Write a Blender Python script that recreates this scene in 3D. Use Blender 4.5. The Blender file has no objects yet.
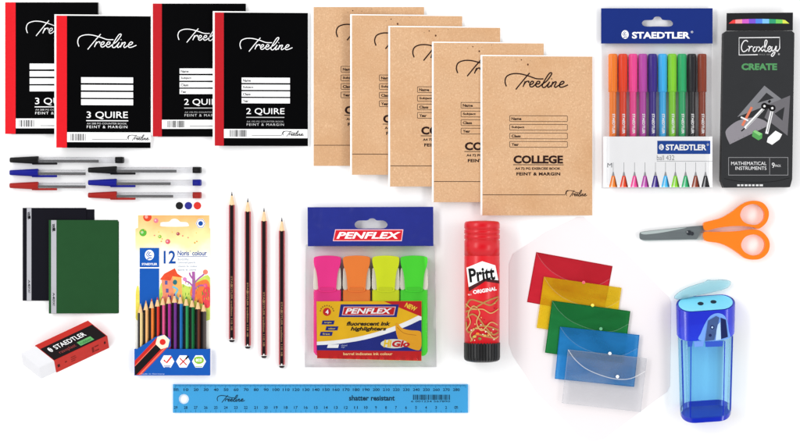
import bpy, bmesh, math, random
from mathutils import Vector, Matrix, noise
from mathutils.geometry import tessellate_polygon

C = bpy.context.scene
COL = C.collection
S = 0.001            # one photograph pixel is one millimetre on the table
DIST = 2.0           # camera height

# ------------------------------------------------------------------ camera
cam_d = bpy.data.cameras.new('camera')
cam = bpy.data.objects.new('camera', cam_d)
COL.objects.link(cam)
cam.location = (0, 0, DIST)
cam.rotation_euler = (0, 0, 0)
cam_d.sensor_width = 36
cam_d.sensor_fit = 'HORIZONTAL'
cam_d.lens = 36 * DIST / 0.8
cam_d.clip_start = 0.05
cam_d.clip_end = 50
C.camera = cam

# ------------------------------------------------------------------ world: bright studio walls, darker ceiling
w = bpy.data.worlds.new('World')
C.world = w
w.use_nodes = True
nt = w.node_tree
bg = nt.nodes['Background']
tc = nt.nodes.new('ShaderNodeTexCoord')
sx = nt.nodes.new('ShaderNodeSeparateXYZ')
cr = nt.nodes.new('ShaderNodeValToRGB')
nt.links.new(tc.outputs['Generated'], sx.inputs[0])
nt.links.new(sx.outputs['Z'], cr.inputs[0])
nt.links.new(cr.outputs[0], bg.inputs[0])
cr.color_ramp.elements[0].position = 0.0
cr.color_ramp.elements[0].color = (1, 1, 1, 1)
cr.color_ramp.elements[1].position = 0.97
cr.color_ramp.elements[1].color = (0.10, 0.10, 0.105, 1)
e_ = cr.color_ramp.elements.new(0.80)
e_.color = (0.85, 0.85, 0.86, 1)
bg.inputs[1].default_value = 1.15

# ------------------------------------------------------------------ two softboxes
def area(name, loc, size, power):
    d = bpy.data.lights.new(name, 'AREA')
    d.shape = 'RECTANGLE'
    d.size = size
    d.size_y = 2.6
    d.energy = power
    o = bpy.data.objects.new(name, d)
    COL.objects.link(o)
    o.location = loc
    zz = Vector(loc).normalized(); xx = Vector((0, 1, 0)).cross(zz).normalized(); yy = zz.cross(xx)
    o.rotation_euler = Matrix((xx, yy, zz)).transposed().to_euler()      # strip runs along the table's long verticals
    return o
area('softbox_key', (-1.9, 0.75, 2.1), 0.7, 36)
area('softbox_fill', (2.0, -0.5, 2.1), 0.6, 25)

vs = C.view_settings
C.display_settings.display_device = 'sRGB'
vs.view_transform = 'Standard'
vs.look = 'None'
vs.exposure = 0
vs.gamma = 1
C.cycles.max_bounces = 12
C.cycles.transparent_max_bounces = 24
C.cycles.caustics_reflective = False
C.cycles.caustics_refractive = False

# ------------------------------------------------------------------ materials
def lin(c):
    r = []
    for v in c:
        v = v / 255
        r.append(v / 12.92 if v <= 0.04045 else ((v + 0.055) / 1.055) ** 2.4)
    return (*r, 1)

MC = {}
def M(rgb, rough=0.55, spec=0.25, var=0.05, scale=60, bump=0.0, bscale=900, metal=0.0, coat=0.0, key='', stretch=None):
    k = (rgb, rough, spec, var, scale, bump, bscale, metal, coat, key)
    if k in MC: return MC[k]
    m = bpy.data.materials.new('surface_%d_%d_%d' % rgb)
    m.use_nodes = True
    n = m.node_tree
    b = n.nodes['Principled BSDF']
    c = lin(rgb)
    tc = n.nodes.new('ShaderNodeTexCoord')
    oi = n.nodes.new('ShaderNodeObjectInfo')
    ad = n.nodes.new('ShaderNodeVectorMath'); ad.operation = 'ADD'
    n.links.new(tc.outputs['Object'], ad.inputs[0])
    n.links.new(oi.outputs['Random'], ad.inputs[1])
    src = ad.outputs[0]
    if stretch:
        mp = n.nodes.new('ShaderNodeMapping'); mp.inputs['Scale'].default_value = stretch
        n.links.new(src, mp.inputs[0]); src = mp.outputs[0]
    if var > 0:
        nz = n.nodes.new('ShaderNodeTexNoise')
        nz.inputs['Scale'].default_value = scale
        nz.inputs['Detail'].default_value = 6
        nz.inputs['Roughness'].default_value = 0.65
        n.links.new(src, nz.inputs['Vector'])
        mx = n.nodes.new('ShaderNodeMixRGB')
        mx.inputs[1].default_value = tuple(max(0, v * (1 - 2 * var)) for v in c[:3]) + (1,)
        mx.inputs[2].default_value = tuple(min(1, v * (1 + 2 * var)) for v in c[:3]) + (1,)
        n.links.new(nz.outputs['Fac'], mx.inputs[0])
        n.links.new(mx.outputs[0], b.inputs['Base Color'])
    else:
        b.inputs['Base Color'].default_value = c
    if bump > 0:
        nb = n.nodes.new('ShaderNodeTexNoise')
        nb.inputs['Scale'].default_value = bscale
        nb.inputs['Detail'].default_value = 3
        n.links.new(src, nb.inputs['Vector'])
        bp = n.nodes.new('ShaderNodeBump')
        bp.inputs['Strength'].default_value = bump
        bp.inputs['Distance'].default_value = 0.001
        n.links.new(nb.outputs['Fac'], bp.inputs['Height'])
        n.links.new(bp.outputs[0], b.inputs['Normal'])
    b.inputs['Roughness'].default_value = rough
    b.inputs['Specular IOR Level'].default_value = spec
    b.inputs['Metallic'].default_value = metal
    b.inputs['Coat Weight'].default_value = coat
    b.inputs['Coat Roughness'].default_value = 0.12
    MC[k] = m
    return m

def CLEAR(tint, body, fac, rough=0.15, spec=0.5, bump=0.0, bscale=40, gloss=0.0, sheen_haze=0.0):
    """tinted see-through plastic: part clear tint, part milky body"""
    k = ('clear', tint, body, fac, rough, spec, bump, bscale, gloss, sheen_haze)
    if k in MC: return MC[k]
    m = bpy.data.materials.new('clear_plastic')
    m.use_nodes = True
    n = m.node_tree
    b = n.nodes['Principled BSDF']
    out = n.nodes['Material Output']
    b.inputs['Base Color'].default_value = lin(body)
    b.inputs['Roughness'].default_value = rough
    b.inputs['Specular IOR Level'].default_value = spec
    t = n.nodes.new('ShaderNodeBsdfTransparent')
    t.inputs[0].default_value = lin(tint)
    mix = n.nodes.new('ShaderNodeMixShader')
    mix.inputs[0].default_value = fac
    if sheen_haze:                                     # uneven milky patches standing in for sheen on the film
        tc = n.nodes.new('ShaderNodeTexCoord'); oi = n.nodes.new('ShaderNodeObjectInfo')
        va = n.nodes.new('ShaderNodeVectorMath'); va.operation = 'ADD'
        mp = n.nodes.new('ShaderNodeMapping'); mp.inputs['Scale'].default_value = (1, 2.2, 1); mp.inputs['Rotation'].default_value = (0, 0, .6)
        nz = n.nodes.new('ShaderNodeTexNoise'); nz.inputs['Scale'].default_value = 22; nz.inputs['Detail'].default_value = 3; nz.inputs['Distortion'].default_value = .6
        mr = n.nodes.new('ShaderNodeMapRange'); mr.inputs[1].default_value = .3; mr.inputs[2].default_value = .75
        mr.inputs[3].default_value = max(0, fac - sheen_haze * .5); mr.inputs[4].default_value = min(1, fac + sheen_haze)
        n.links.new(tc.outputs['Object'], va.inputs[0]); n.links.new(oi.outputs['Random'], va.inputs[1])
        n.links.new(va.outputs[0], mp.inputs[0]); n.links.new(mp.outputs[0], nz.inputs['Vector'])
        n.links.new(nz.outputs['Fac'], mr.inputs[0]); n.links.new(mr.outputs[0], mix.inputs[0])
    n.links.new(t.outputs[0], mix.inputs[1])
    n.links.new(b.outputs[0], mix.inputs[2])
    last = mix
    g = n.nodes.new('ShaderNodeBsdfGlossy')
    g.inputs['Roughness'].default_value = rough
    fr = n.nodes.new('ShaderNodeFresnel'); fr.inputs[0].default_value = 1.4
    mt = n.nodes.new('ShaderNodeMath'); mt.operation = 'MULTIPLY'
    mt.inputs[1].default_value = gloss
    n.links.new(fr.outputs[0], mt.inputs[0])
    mix2 = n.nodes.new('ShaderNodeMixShader')
    n.links.new(mt.outputs[0], mix2.inputs[0])
    n.links.new(mix.outputs[0], mix2.inputs[1])
    n.links.new(g.outputs[0], mix2.inputs[2])
    last = mix2
    if bump > 0:
        tc = n.nodes.new('ShaderNodeTexCoord')
        nb = n.nodes.new('ShaderNodeTexNoise')
        nb.inputs['Scale'].default_value = bscale
        nb.inputs['Detail'].default_value = 4
        n.links.new(tc.outputs['Object'], nb.inputs['Vector'])
        bp = n.nodes.new('ShaderNodeBump')
        bp.inputs['Strength'].default_value = bump
        bp.inputs['Distance'].default_value = 0.004
        n.links.new(nb.outputs['Fac'], bp.inputs['Height'])
        for q in (b, g, fr): n.links.new(bp.outputs[0], q.inputs['Normal'])
    n.links.new(last.outputs[0], out.inputs[0])
    MC[k] = m
    return m

def INK(rgb): return M(rgb, 0.6, 0.12, 0.03, 120, key='ink')
WHITE = INK((250, 250, 250))
BLACK = INK((14, 14, 15))

# ------------------------------------------------------------------ geometry helpers
TXT = {}
def text_geo(s, bold, shear, space):
    k = (s, bold, shear, space)
    if k in TXT: return TXT[k]
    c = bpy.data.curves.new('lettering', 'FONT')
    c.body = s; c.size = 1; c.offset = bold; c.shear = shear; c.fill_mode = 'FRONT'
    c.resolution_u = 3; c.space_character = space
    o = bpy.data.objects.new('lettering', c)
    COL.objects.link(o)
    dg = bpy.context.evaluated_depsgraph_get(); dg.update()
    e = o.evaluated_get(dg); me = e.to_mesh()
    v = [(p.co.x, p.co.y) for p in me.vertices]
    f = [tuple(p.vertices) for p in me.polygons]
    e.to_mesh_clear()
    bpy.data.objects.remove(o); bpy.data.curves.remove(c)
    x0 = min(p[0] for p in v); x1 = max(p[0] for p in v)
    y0 = min(p[1] for p in v); y1 = max(p[1] for p in v)
    v = [((p[0] - x0) / (x1 - x0), 1 - (p[1] - y0) / (y1 - y0)) for p in v]   # 0..1, y down
    TXT[k] = (v, f)
    return v, f

def crom(pts, n=8, closed=False):
    out = []
    N = len(pts)
    rng = N if closed else N - 1
    for i in range(rng):
        if closed:
            p0, p1, p2, p3 = (pts[(i + j - 1) % N] for j in range(4))
        else:
            p0, p1, p2, p3 = pts[max(i - 1, 0)], pts[i], pts[i + 1], pts[min(i + 2, N - 1)]
        for k in range(n):
            t = k / n
            out.append(tuple(0.5 * (2 * p1[a] + (p2[a] - p0[a]) * t + (2 * p0[a] - 5 * p1[a] + 4 * p2[a] - p3[a]) * t * t
                       + (3 * p1[a] - p0[a] - 3 * p2[a] + p3[a]) * t ** 3) for a in (0, 1)))
    if not closed: out.append(tuple(pts[-1]))
    return out

def ell(cx, cy, rx, ry=None, n=24, a0=0):
    ry = rx if ry is None else ry
    return [(cx + rx * math.cos(a0 + 2 * math.pi * i / n), cy + ry * math.sin(a0 + 2 * math.pi * i / n)) for i in range(n)]

def rrect(x0, y0, x1, y1, r, n=5):
    p = []
    for cx, cy, a in ((x1 - r, y1 - r, 0), (x0 + r, y1 - r, 90), (x0 + r, y0 + r, 180), (x1 - r, y0 + r, 270)):
        for i in range(n + 1):
            t = math.radians(a + 90 * i / n)
            p.append((cx + r * math.cos(t), cy + r * math.sin(t)))
    return p

class MB:
    """collects faces in photo pixels (x right, y down, z up in mm); build() links ONE mesh object"""
    def __init__(s, origin=(0, 0), warp=None):
        s.o = origin; s.v = []; s.f = []; s.m = []; s.mats = []; s.warp = warp; s.sm = []
    def mi(s, mat):
        if mat not in s.mats: s.mats.append(mat)
        return s.mats.index(mat)
    def add(s, verts, faces, mat, smooth=False):
        b = len(s.v); i = s.mi(mat)
        s.v += [tuple(v) for v in verts]
        for f in faces:
            s.f.append(tuple(b + k for k in f)); s.m.append(i); s.sm.append(smooth)
        return s
    def poly(s, pts, z, mat, holes=(), xlim=None):
        if xlim: pts = [(max(xlim[0], min(xlim[1], p[0])), p[1]) for p in pts]
        loops = [pts] + list(holes)
        allp = [p for l in loops for p in l]
        tri = tessellate_polygon([[Vector((p[0], p[1], 0)) for p in l] for l in loops])
        fs = []
        for t in tri:
            a, b, c = (allp[k] for k in t)
            ar = (b[0] - a[0]) * (c[1] - a[1]) - (b[1] - a[1]) * (c[0] - a[0])
            if abs(ar) < 1e-9: continue
            fs.append(t if ar < 0 else (t[0], t[2], t[1]))      # y is down: negative area faces up
        return s.add([(p[0], p[1], z) for p in allp], fs, mat)
    def rect(s, x0, y0, x1, y1, z, mat): return s.poly([(x0, y0), (x1, y0), (x1, y1), (x0, y1)], z, mat)
    def line(s, x0, y0, x1, y1, wd, z, mat): return s.ribbon([(x0, y0), (x1, y1)], wd, z, mat)
    def frame(s, x0, y0, x1, y1, wd, z, mat, r=0):
        if r: return s.poly(rrect(x0, y0, x1, y1, r), z, mat, [rrect(x0 + wd, y0 + wd, x1 - wd, y1 - wd, max(r - wd, .1))[::-1]])
        return s.poly([(x0, y0), (x1, y0), (x1, y1), (x0, y1)], z, mat,
                      [[(x0 + wd, y1 - wd), (x1 - wd, y1 - wd), (x1 - wd, y0 + wd), (x0 + wd, y0 + wd)]])
    def prism(s, pts, z0, z1, mat, holes=(), side=None):
        ar = sum(pts[i][0] * pts[(i + 1) % len(pts)][1] - pts[(i + 1) % len(pts)][0] * pts[i][1] for i in range(len(pts)))
        if ar > 0: pts = pts[::-1]
        hs = []
        for h in holes:
            a = sum(h[i][0] * h[(i + 1) % len(h)][1] - h[(i + 1) % len(h)][0] * h[i][1] for i in range(len(h)))
            hs.append(h[::-1] if a < 0 else h)
        loops = [pts] + hs
        n = sum(len(l) for l in loops)
        allp = [p for l in loops for p in l]
        V = [(p[0], p[1], z1) for p in allp] + [(p[0], p[1], z0) for p in allp]
        top = []
        if not hs:
            top = [tuple(range(n))]
        else:
            for t in tessellate_polygon([[Vector((p[0], p[1], 0)) for p in l] for l in loops]):
                a, b, c = (allp[k] for k in t)
                q = (b[0] - a[0]) * (c[1] - a[1]) - (b[1] - a[1]) * (c[0] - a[0])
                if abs(q) < 1e-9: continue
                top.append(tuple(t) if q < 0 else (t[0], t[2], t[1]))
        bot = [tuple(n + k for k in reversed(t)) for t in top]
        sd = []; b = 0
        for l in loops:
            L = len(l)
            for i in range(L):
                j = (i + 1) % L
                sd.append((b + j, b + i, n + b + i, n + b + j))
            b += L
        base = len(s.v)
        s.add(V, top + bot, mat)
        i = s.mi(side or mat)
        for f in sd:
            s.f.append(tuple(base + k for k in f)); s.m.append(i); s.sm.append(False)
        return s
    def box(s, x0, y0, x1, y1, z0, z1, mat, side=None):
        return s.prism([(x0, y0), (x1, y0), (x1, y1), (x0, y1)], z0, z1, mat, side=side)
    def ribbon(s, pts, wd, z, mat, taper=False):
        V = []; n = len(pts)
        for i, p in enumerate(pts):
            a = pts[max(i - 1, 0)]; b = pts[min(i + 1, n - 1)]
            dx, dy = b[0] - a[0], b[1] - a[1]
            L = math.hypot(dx, dy) or 1
            h = wd / 2
            if taper: h *= 0.55 + 0.45 * math.sin(math.pi * min(1, max(0, i / (n - 1))))
            V += [(p[0] - dy / L * h, p[1] + dx / L * h, z), (p[0] + dy / L * h, p[1] - dx / L * h, z)]
        F = [(2 * i, 2 * i + 2, 2 * i + 3, 2 * i + 1) for i in range(n - 1)]
        return s.add(V, F, mat)
    def text(s, st, box, z, mat, bold=0.0, shear=0.0, rot=0, xf=None, space=1.0):
        v, f = text_geo(st, bold, shear, space)
        x0, y0, x1, y1 = box
        V = []
        ca, sa = math.cos(math.radians(rot)), math.sin(math.radians(rot))
        cx, cy = (x0 + x1) / 2, (y0 + y1) / 2
        for p in v:
            x = x0 + p[0] * (x1 - x0); y = y0 + p[1] * (y1 - y0)
            if rot:
                dx, dy = x - cx, y - cy
                x, y = cx + dx * ca - dy * sa, cy + dx * sa + dy * ca
            if xf: x, y = xf(x, y)
            V.append((x, y, z))
        return s.add(V, f, mat)
    def lathe(s, prof, axis, c, zc, mat, seg=20, cap=True, smooth=True):
        """prof: (position along axis in px, radius); axis 'x' or 'y'; c = centre across"""
        V = []; F = []
        for t, r in prof:
            for k in range(seg):
                a = 2 * math.pi * k / seg
                q = r * math.cos(a); h = zc + r * math.sin(a)
                V.append((t, c + q, h) if axis == 'x' else (c + q, t, h))
        for i in range(len(prof) - 1):
            for k in range(seg):
                j = (k + 1) % seg
                F.append((i * seg + k, i * seg + j, (i + 1) * seg + j, (i + 1) * seg + k))
        s.add(V, F, mat, smooth)
        if cap:
            b = len(s.v) - len(V); i = s.mi(mat)
            for f in (tuple(range(b, b + seg)), tuple(range(b + (len(prof) - 1) * seg, b + len(prof) * seg))):
                s.f.append(f); s.m.append(i); s.sm.append(False)
        return s
    def build(s, name, parent=None, bevel=0, bisect=0, recalc=False, smooth=False, seg=2):
        me = bpy.data.meshes.new(name)
        ox, oy = s.o
        V = s.v
        if s.warp and not bisect: V = [s.warp(*v) for v in V]
        me.from_pydata([((x - ox) * S, (oy - y) * S, z * S) for x, y, z in V], [], s.f)
        for m in s.mats: me.materials.append(m)
        for p, i, sm in zip(me.polygons, s.m, s.sm):
            p.material_index = i; p.use_smooth = sm or smooth
        if bisect or recalc:
            bm = bmesh.new(); bm.from_mesh(me)
            if bisect:
                xs = [v.co.x for v in bm.verts]; x = min(xs) + bisect * S
                while x < max(xs):
                    bmesh.ops.bisect_plane(bm, geom=bm.verts[:] + bm.edges[:] + bm.faces[:], plane_co=(x, 0, 0), plane_no=(1, 0, 0))
                    x += bisect * S
                for v in bm.verts:
                    a = s.warp(v.co.x / S + ox, oy - v.co.y / S, v.co.z / S)
                    v.co = ((a[0] - ox) * S, (oy - a[1]) * S, a[2] * S)
            if recalc: bmesh.ops.recalc_face_normals(bm, faces=bm.faces[:])
            bm.to_mesh(me); bm.free()
        o = bpy.data.objects.new(name, me)
        COL.objects.link(o)
        if parent: o.parent = parent
        if bevel:
            b = o.modifiers.new('bevel', 'BEVEL')
            b.width = bevel * S; b.segments = seg; b.limit_method = 'ANGLE'; b.angle_limit = math.radians(40)
        return o

def P(px, py, z=0, zeff=None):
    k = 1 - (z if zeff is None else zeff) * S / DIST
    return ((px - 400) * S * k, (222.5 - py) * S * k, z * S)

def tag(o, label, cat, group=None):
    o['label'] = label; o['category'] = cat
    if group: o['group'] = group
    return o
def thing(name, label, cat, px, py, z=0, group=None, zeff=None):
    o = bpy.data.objects.new(name, None)
    o.empty_display_size = 0.01
    COL.objects.link(o)
    o.location = P(px, py, z, zeff)
    return tag(o, label, cat, group)
def kids(o): return [c for c in bpy.data.objects if c.parent == o]
def dup(root, loc, label, group=None):
    r = root.copy(); COL.objects.link(r); r.location = loc; r['label'] = label
    if group: r['group'] = group
    def rec(a, b):
        for ch in kids(a):
            c = ch.copy(); COL.objects.link(c); c.parent = b
            rec(ch, c)
    rec(root, r)
    return r

# script lettering, traced as pen strokes
TREE = [[(163, 217), (156, 192), (165, 166), (195, 153), (235, 153), (280, 164), (320, 177), (357, 178)],
        [(285, 148), (252, 185), (212, 233)],
        [(262, 190), (250, 219)], [(256, 206), (268, 192), (281, 191), (278, 199)],
        [(284, 209), (300, 203), (305, 193), (295, 191), (285, 205), (289, 218), (301, 218), (318, 205), (333, 203), (338, 193),
         (327, 191), (317, 205), (321, 218), (334, 218), (352, 204), (375, 188), (398, 157), (399, 147), (388, 150), (368, 178),
         (352, 208), (353, 220), (366, 220), (388, 196)],
        [(390, 192), (379, 214), (384, 221), (397, 211)], [(398, 179), (402, 177)],
        [(407, 192), (396, 220)], [(400, 209), (415, 194), (424, 195), (415, 214), (421, 221), (437, 211), (458, 203), (465, 193),
         (453, 191), (441, 207), (444, 219), (459, 219), (486, 208)]]
CROX = [[(40, 8), (32, 2), (20, 6), (10, 22), (8, 40), (16, 54), (28, 52), (40, 42)],
        [(42, 28), (48, 34), (44, 54)], [(46, 42), (56, 30), (64, 32)],
        [(82, 32), (72, 34), (66, 46), (72, 54), (82, 48), (84, 36), (80, 32), (92, 34)],
        [(94, 30), (104, 42), (114, 54)], [(118, 28), (104, 42), (92, 54)],
        [(112, 52), (124, 40), (136, 10), (132, 0), (126, 8), (124, 36), (126, 52), (134, 52), (142, 44)],
        [(138, 47), (149, 43), (155, 34), (149, 29), (141, 38), (142, 50), (150, 55), (162, 44)],
        [(162, 30), (160, 44), (166, 52), (176, 42), (182, 28)], [(184, 28), (176, 60), (164, 76), (158, 70), (170, 58), (190, 48)]]
def script(mb, strokes, box, wd, z, mat, n=6):
    xs = [p[0] for s_ in strokes for p in s_]; ys = [p[1] for s_ in strokes for p in s_]
    a, b, c, d = min(xs), min(ys), max(xs), max(ys)
    x0, y0, x1, y1 = box
    for k, st in enumerate(strokes):
        pts = [(x0 + (p[0] - a) / (c - a) * (x1 - x0), y0 + (p[1] - b) / (d - b) * (y1 - y0)) for p in st]
        mb.ribbon(crom(pts, n), wd, z + 0.01 * k, mat)
def barcode(mb, x0, y0, x1, y1, z, mat, seed=1):
    r = random.Random(seed); x = x0
    while x < x1 - 0.3:
        wd = r.choice((0.35, 0.35, 0.6, 0.9))
        mb.rect(x, y0, min(x + wd, x1), y1, z, mat)
        x += wd + r.choice((0.3, 0.45, 0.7))
def head_logo(mb, cx, cy, rx, ry, z, fg, bgm):
    mb.poly(ell(cx, cy, rx, ry, 28), z, fg)
    z2 = z + 0.04
    mb.ribbon(crom([(cx - rx * .1, cy - ry * .75), (cx - rx * .6, cy - ry * .1), (cx - rx * .15, cy + ry * .35)], 6), rx * .16, z2, bgm)
    mb.ribbon(crom([(cx + rx * .25, cy - ry * .55), (cx - rx * .15, cy - ry * .2), (cx + rx * .05, cy + ry * .15), (cx + rx * .5, cy + ry * .1)], 6), rx * .18, z2 + .01, bgm)
    mb.ribbon(crom([(cx - rx * .45, cy + ry * .85), (cx - rx * .05, cy + ry * .55), (cx + rx * .55, cy + ry * .6)], 6), rx * .2, z2 + .02, bgm)

# ------------------------------------------------------------------ tabletop
TABLE = M((253, 253, 253), 0.75, 0.1, 0.004, 30, key='table')
me = bpy.data.meshes.new('tabletop')
me.from_pydata([(-6, -6, 0), (6, -6, 0), (6, 6, 0), (-6, 6, 0)], [], [(0, 1, 2, 3)])
me.materials.append(TABLE)
tab = bpy.data.objects.new('tabletop', me); COL.objects.link(tab)
tab['kind'] = 'structure'

PAPER = M((250, 249, 247), 0.8, 0.1, 0.01, 300, key='paper')

# ------------------------------------------------------------------ hardcover counter books
COVER = M((3, 3, 4), 0.5, 0.035, 0.1, 200, bump=0.08, bscale=1500, key='cover')
def counter_book(name, label, group, px, py, W, H, spine_w, spine_rgb, T, content):
    """px,py: photo position of the top-left cover corner; root on the right bottom edge"""
    o = (px + W, py + H / 2)
    root = thing(name, label, 'hardcover book', px + W, py + H / 2, 0, group)
    X = lambda x: px + x
    SP = M(spine_rgb, 0.55, 0.15, 0.04, 400, bump=0.12, bscale=1800, key='spine')
    MB(o).box(px - 2.0, py - 1.3, px + W - .3, py + H - 1, 0.5, T - 0.45, PAPER).build('page_block', root, 0.1)
    front = MB(o).box(px + spine_w * .5, py, px + W, py + H, T - 0.42, T, COVER).build('front_cover', root, 0.18)
    MB(o).box(px + spine_w * .5, py, px + W, py + H, 0, 0.44, COVER).build('back_cover', root, 0.18)
    MB(o).box(px, py, px + spine_w, py + H, T - 0.40, T + 0.10, SP).build('spine_tape', root, 0.15)
    content(front, o, px, py, T + 0.06)
    return root

def three_content(root, o, px, py, z):
    X = lambda x: px + x - 57; Y = lambda y: py + y - 16
    b = MB(o); script(b, TREE, (X(78), Y(34), X(136), Y(49.5)), 0.82, z, WHITE); b.build('brand_script', root)
    for y0, y1 in ((77.2, 82.9), (84.7, 90.2), (91.9, 97.6), (99.1, 104.9)):
        MB(o).rect(X(81.4), Y(y0), X(132.8), Y(y1), z, WHITE).build('name_panel', root)
    b = MB(o)
    b.text('3 QUIRE', (X(86.8), Y(111.3), X(127.6), Y(119)), z, WHITE, 0.006)
    b.rect(X(86.4), Y(120), X(128), Y(120.9), z, WHITE)
    b.text('A4 288 PG COUNTER BOOK', (X(87), Y(122.4), X(126.5), Y(124.1)), z, INK((190, 190, 190)), 0.01)
    b.text('FEINT & MARGIN', (X(87), Y(125.3), X(127), Y(127.9)), z, WHITE, 0.0, space=1.25)
    b.build('lettering', root)
    b = MB(o)
    b.rect(X(67.6), Y(132), X(150.3), Y(141.8), z, WHITE)
    barcode(b, X(71), Y(133.6), X(86.5), Y(140.3), z + .05, BLACK, 3)
    b.ribbon([(X(92), Y(139.2)), (X(126.5), Y(139.2)), (X(127), Y(138.6)), (X(127.8), Y(135.6)), (X(129.5), Y(134.8))], 0.5, z + .05, BLACK)
    script(b, TREE, (X(128), Y(134.4), X(149), Y(140.4)), 0.6, z + .06, BLACK, 4)
    b.build('barcode_strip', root)

RED3 = (220, 22, 34); RED2 = (184, 24, 34)
G3 = 'black three quire books with bright red spines'
k3 = counter_book('counter_book', 'black three quire counter book lying underneath, its right half hidden by its twin', G3, 6, 2.6, 92.8, 131.4, 10.4, RED3, 4, three_content)
f3 = dup(k3, P(150, 16.3 + 65.7, 0, 4), 'black three quire counter book lying on top, blank white name bars in full view', G3)
f3.rotation_euler = (0, math.atan(4 / 52), 0)

def two_content(root, o, px, py, z):
    X = lambda x: px + x - 215.3; Y = lambda y: py + y - 13.2
    b = MB(o); script(b, TREE, (X(240.3), Y(38), X(292.5), Y(52)), 0.8, z, WHITE); b.build('brand_script', root)
    for s_, y0, y1 in (('Name', 78, 83.3), ('Subject', 84.9, 90.2), ('Class', 91.7, 97), ('Year', 98.4, 103.6)):
        b = MB(o).rect(X(242), Y(y0), X(290), Y(y1), z, WHITE)
        wd = {'Name': 7.8, 'Subject': 10.5, 'Class': 7.6, 'Year': 5.6}[s_]
        b.text(s_, (X(243.2), Y(y0 + 1.5), X(243.2 + wd), Y(y0 + 4.2)), z + .05, BLACK, 0.025)
        b.build('name_panel', root)
    b = MB(o)
    b.text('2 QUIRE', (X(246.6), Y(108.4), X(284.6), Y(115.5)), z, WHITE, 0.004)
    b.rect(X(246.6), Y(117.2), X(284.4), Y(118), z, INK((200, 200, 200)))
    b.text('A4 192 PG COUNTER BOOK', (X(247), Y(121), X(284), Y(122.5)), z, INK((150, 150, 150)), 0.01)
    b.text('FEINT & MARGIN', (X(247), Y(123.6), X(284), Y(126)), z, INK((205, 205, 205)), 0.0, space=1.25)
    b.build('lettering', root)
    b = MB(o)
    b.rect(X(224.4), Y(129.3), X(307.6), Y(138.3), z, WHITE)
    barcode(b, X(230), Y(130.2), X(247.3), Y(137), z + .05, BLACK, 5)
    b.ribbon([(X(252), Y(135.5)), (X(281.5), Y(135.5)), (X(282), Y(134.8)), (X(283), Y(132)), (X(284.5), Y(131.2))], 0.5, z + .05, BLACK)
    script(b, TREE, (X(283), Y(131), X(304), Y(136.6)), 0.6, z + .06, BLACK, 4)
    b.build('barcode_strip', root)
G2 = 'black two quire books with dark red spines'
k2 = counter_book('counter_book', 'black two quire counter book lying underneath, its right side hidden by its twin', G2, 153.3, 3.8, 92.6, 132.8, 9.0, RED2, 3.6, two_content)
f2 = dup(k2, P(307.7, 13.2 + 66.2, 0, 3), 'black two quire counter book lying on top, its four lettered panels in full view', G2)
f2.rotation_euler = (0, math.atan(3.6 / 61), 0)

# ------------------------------------------------------------------ kraft exercise books
def kraft_mat():
    m = M((208, 168, 130), 0.85, 0.06, 0.045, 38, bump=0.12, bscale=1400, key='kraft')
    n = m.node_tree; b = n.nodes['Principled BSDF']
    src = b.inputs['Base Color'].links[0].from_socket
    prev = src
    co = [x for x in n.nodes if x.type == 'VECT_MATH'][0].outputs[0]
    for sc, lo, hi, col, st in ((900, .52, .80, (184, 134, 94), (1, 1.6, 1)), (1100, .52, .80, (248, 212, 172), (1.6, 1, 1)), (40, .45, .75, (196, 148, 104), (1, 1, 1))):
        mp = n.nodes.new('ShaderNodeMapping'); mp.inputs['Scale'].default_value = st
        n.links.new(co, mp.inputs[0])
        nz = n.nodes.new('ShaderNodeTexNoise'); nz.inputs['Scale'].default_value = sc / 2; nz.inputs['Detail'].default_value = 3
        n.links.new(mp.outputs[0], nz.inputs['Vector'])
        mr = n.nodes.new('ShaderNodeMapRange'); mr.inputs[1].default_value = lo; mr.inputs[2].default_value = hi
        mr.inputs[4].default_value = 0.55
        n.links.new(nz.outputs['Fac'], mr.inputs[0])
        mx = n.nodes.new('ShaderNodeMixRGB'); mx.inputs[2].default_value = lin(col)
        n.links.new(mr.outputs[0], mx.inputs[0]); n.links.new(prev, mx.inputs[1])
        prev = mx.outputs[0]
    n.links.new(prev, b.inputs['Base Color'])
    return m
KRAFT = kraft_mat()
KINK = M((44, 26, 22), 0.7, 0.08, 0.1, 300, key='kink')
GE = 'brown exercise books fanned out in a row'
spots = [(313.8, 7.2), (351.8, 16.1), (389.8, 27.8), (433.4, 43.4), (482, 56.6)]
KT = 3.0
px, py, W, H = 313.8, 7.2, 110.2, 158.6
o = (px + W, py + H / 2)
ex = thing('exercise_book', 'brown exercise book at the left end of the row, lowest, beside the black books', 'exercise book', px + W, py + H / 2, 0, GE)
MB(o).box(px - 1.7, py - 1.1, px + W - .2, py + H - .4, 0.22, KT - 0.24, PAPER).build('page_block', ex, 0.1)
exf = MB(o).box(px, py, px + W, py + H, KT - 0.22, KT, KRAFT).build('front_cover', ex, 0.08)
MB(o).box(px, py, px + W, py + H, 0, 0.2, KRAFT).build('back_cover', ex, 0.08)
X = lambda x: px + x - 482; Y = lambda y: py + y - 56.6
z = KT + 0.05
b = MB(o); script(b, TREE, (X(504.6), Y(73), X(567.8), Y(89.8)), 1.3, z, KINK); b.build('brand_script', exf)
b = MB(o)
b.text('COLLEGE', (X(513), Y(155.4), X(562.8), Y(163.6)), z, KINK, 0.045)
b.rect(X(512.6), Y(164.4), X(563.4), Y(165.1), z, KINK)
b.text('A4 72 PG EXERCISE BOOK', (X(514.6), Y(167.3), X(560.4), Y(169.8)), z, KINK, 0.04)
b.text('FEINT & MARGIN', (X(516), Y(172.2), X(560), Y(175.5)), z, KINK, 0.045, space=1.1)
b.build('lettering', exf)
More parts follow.
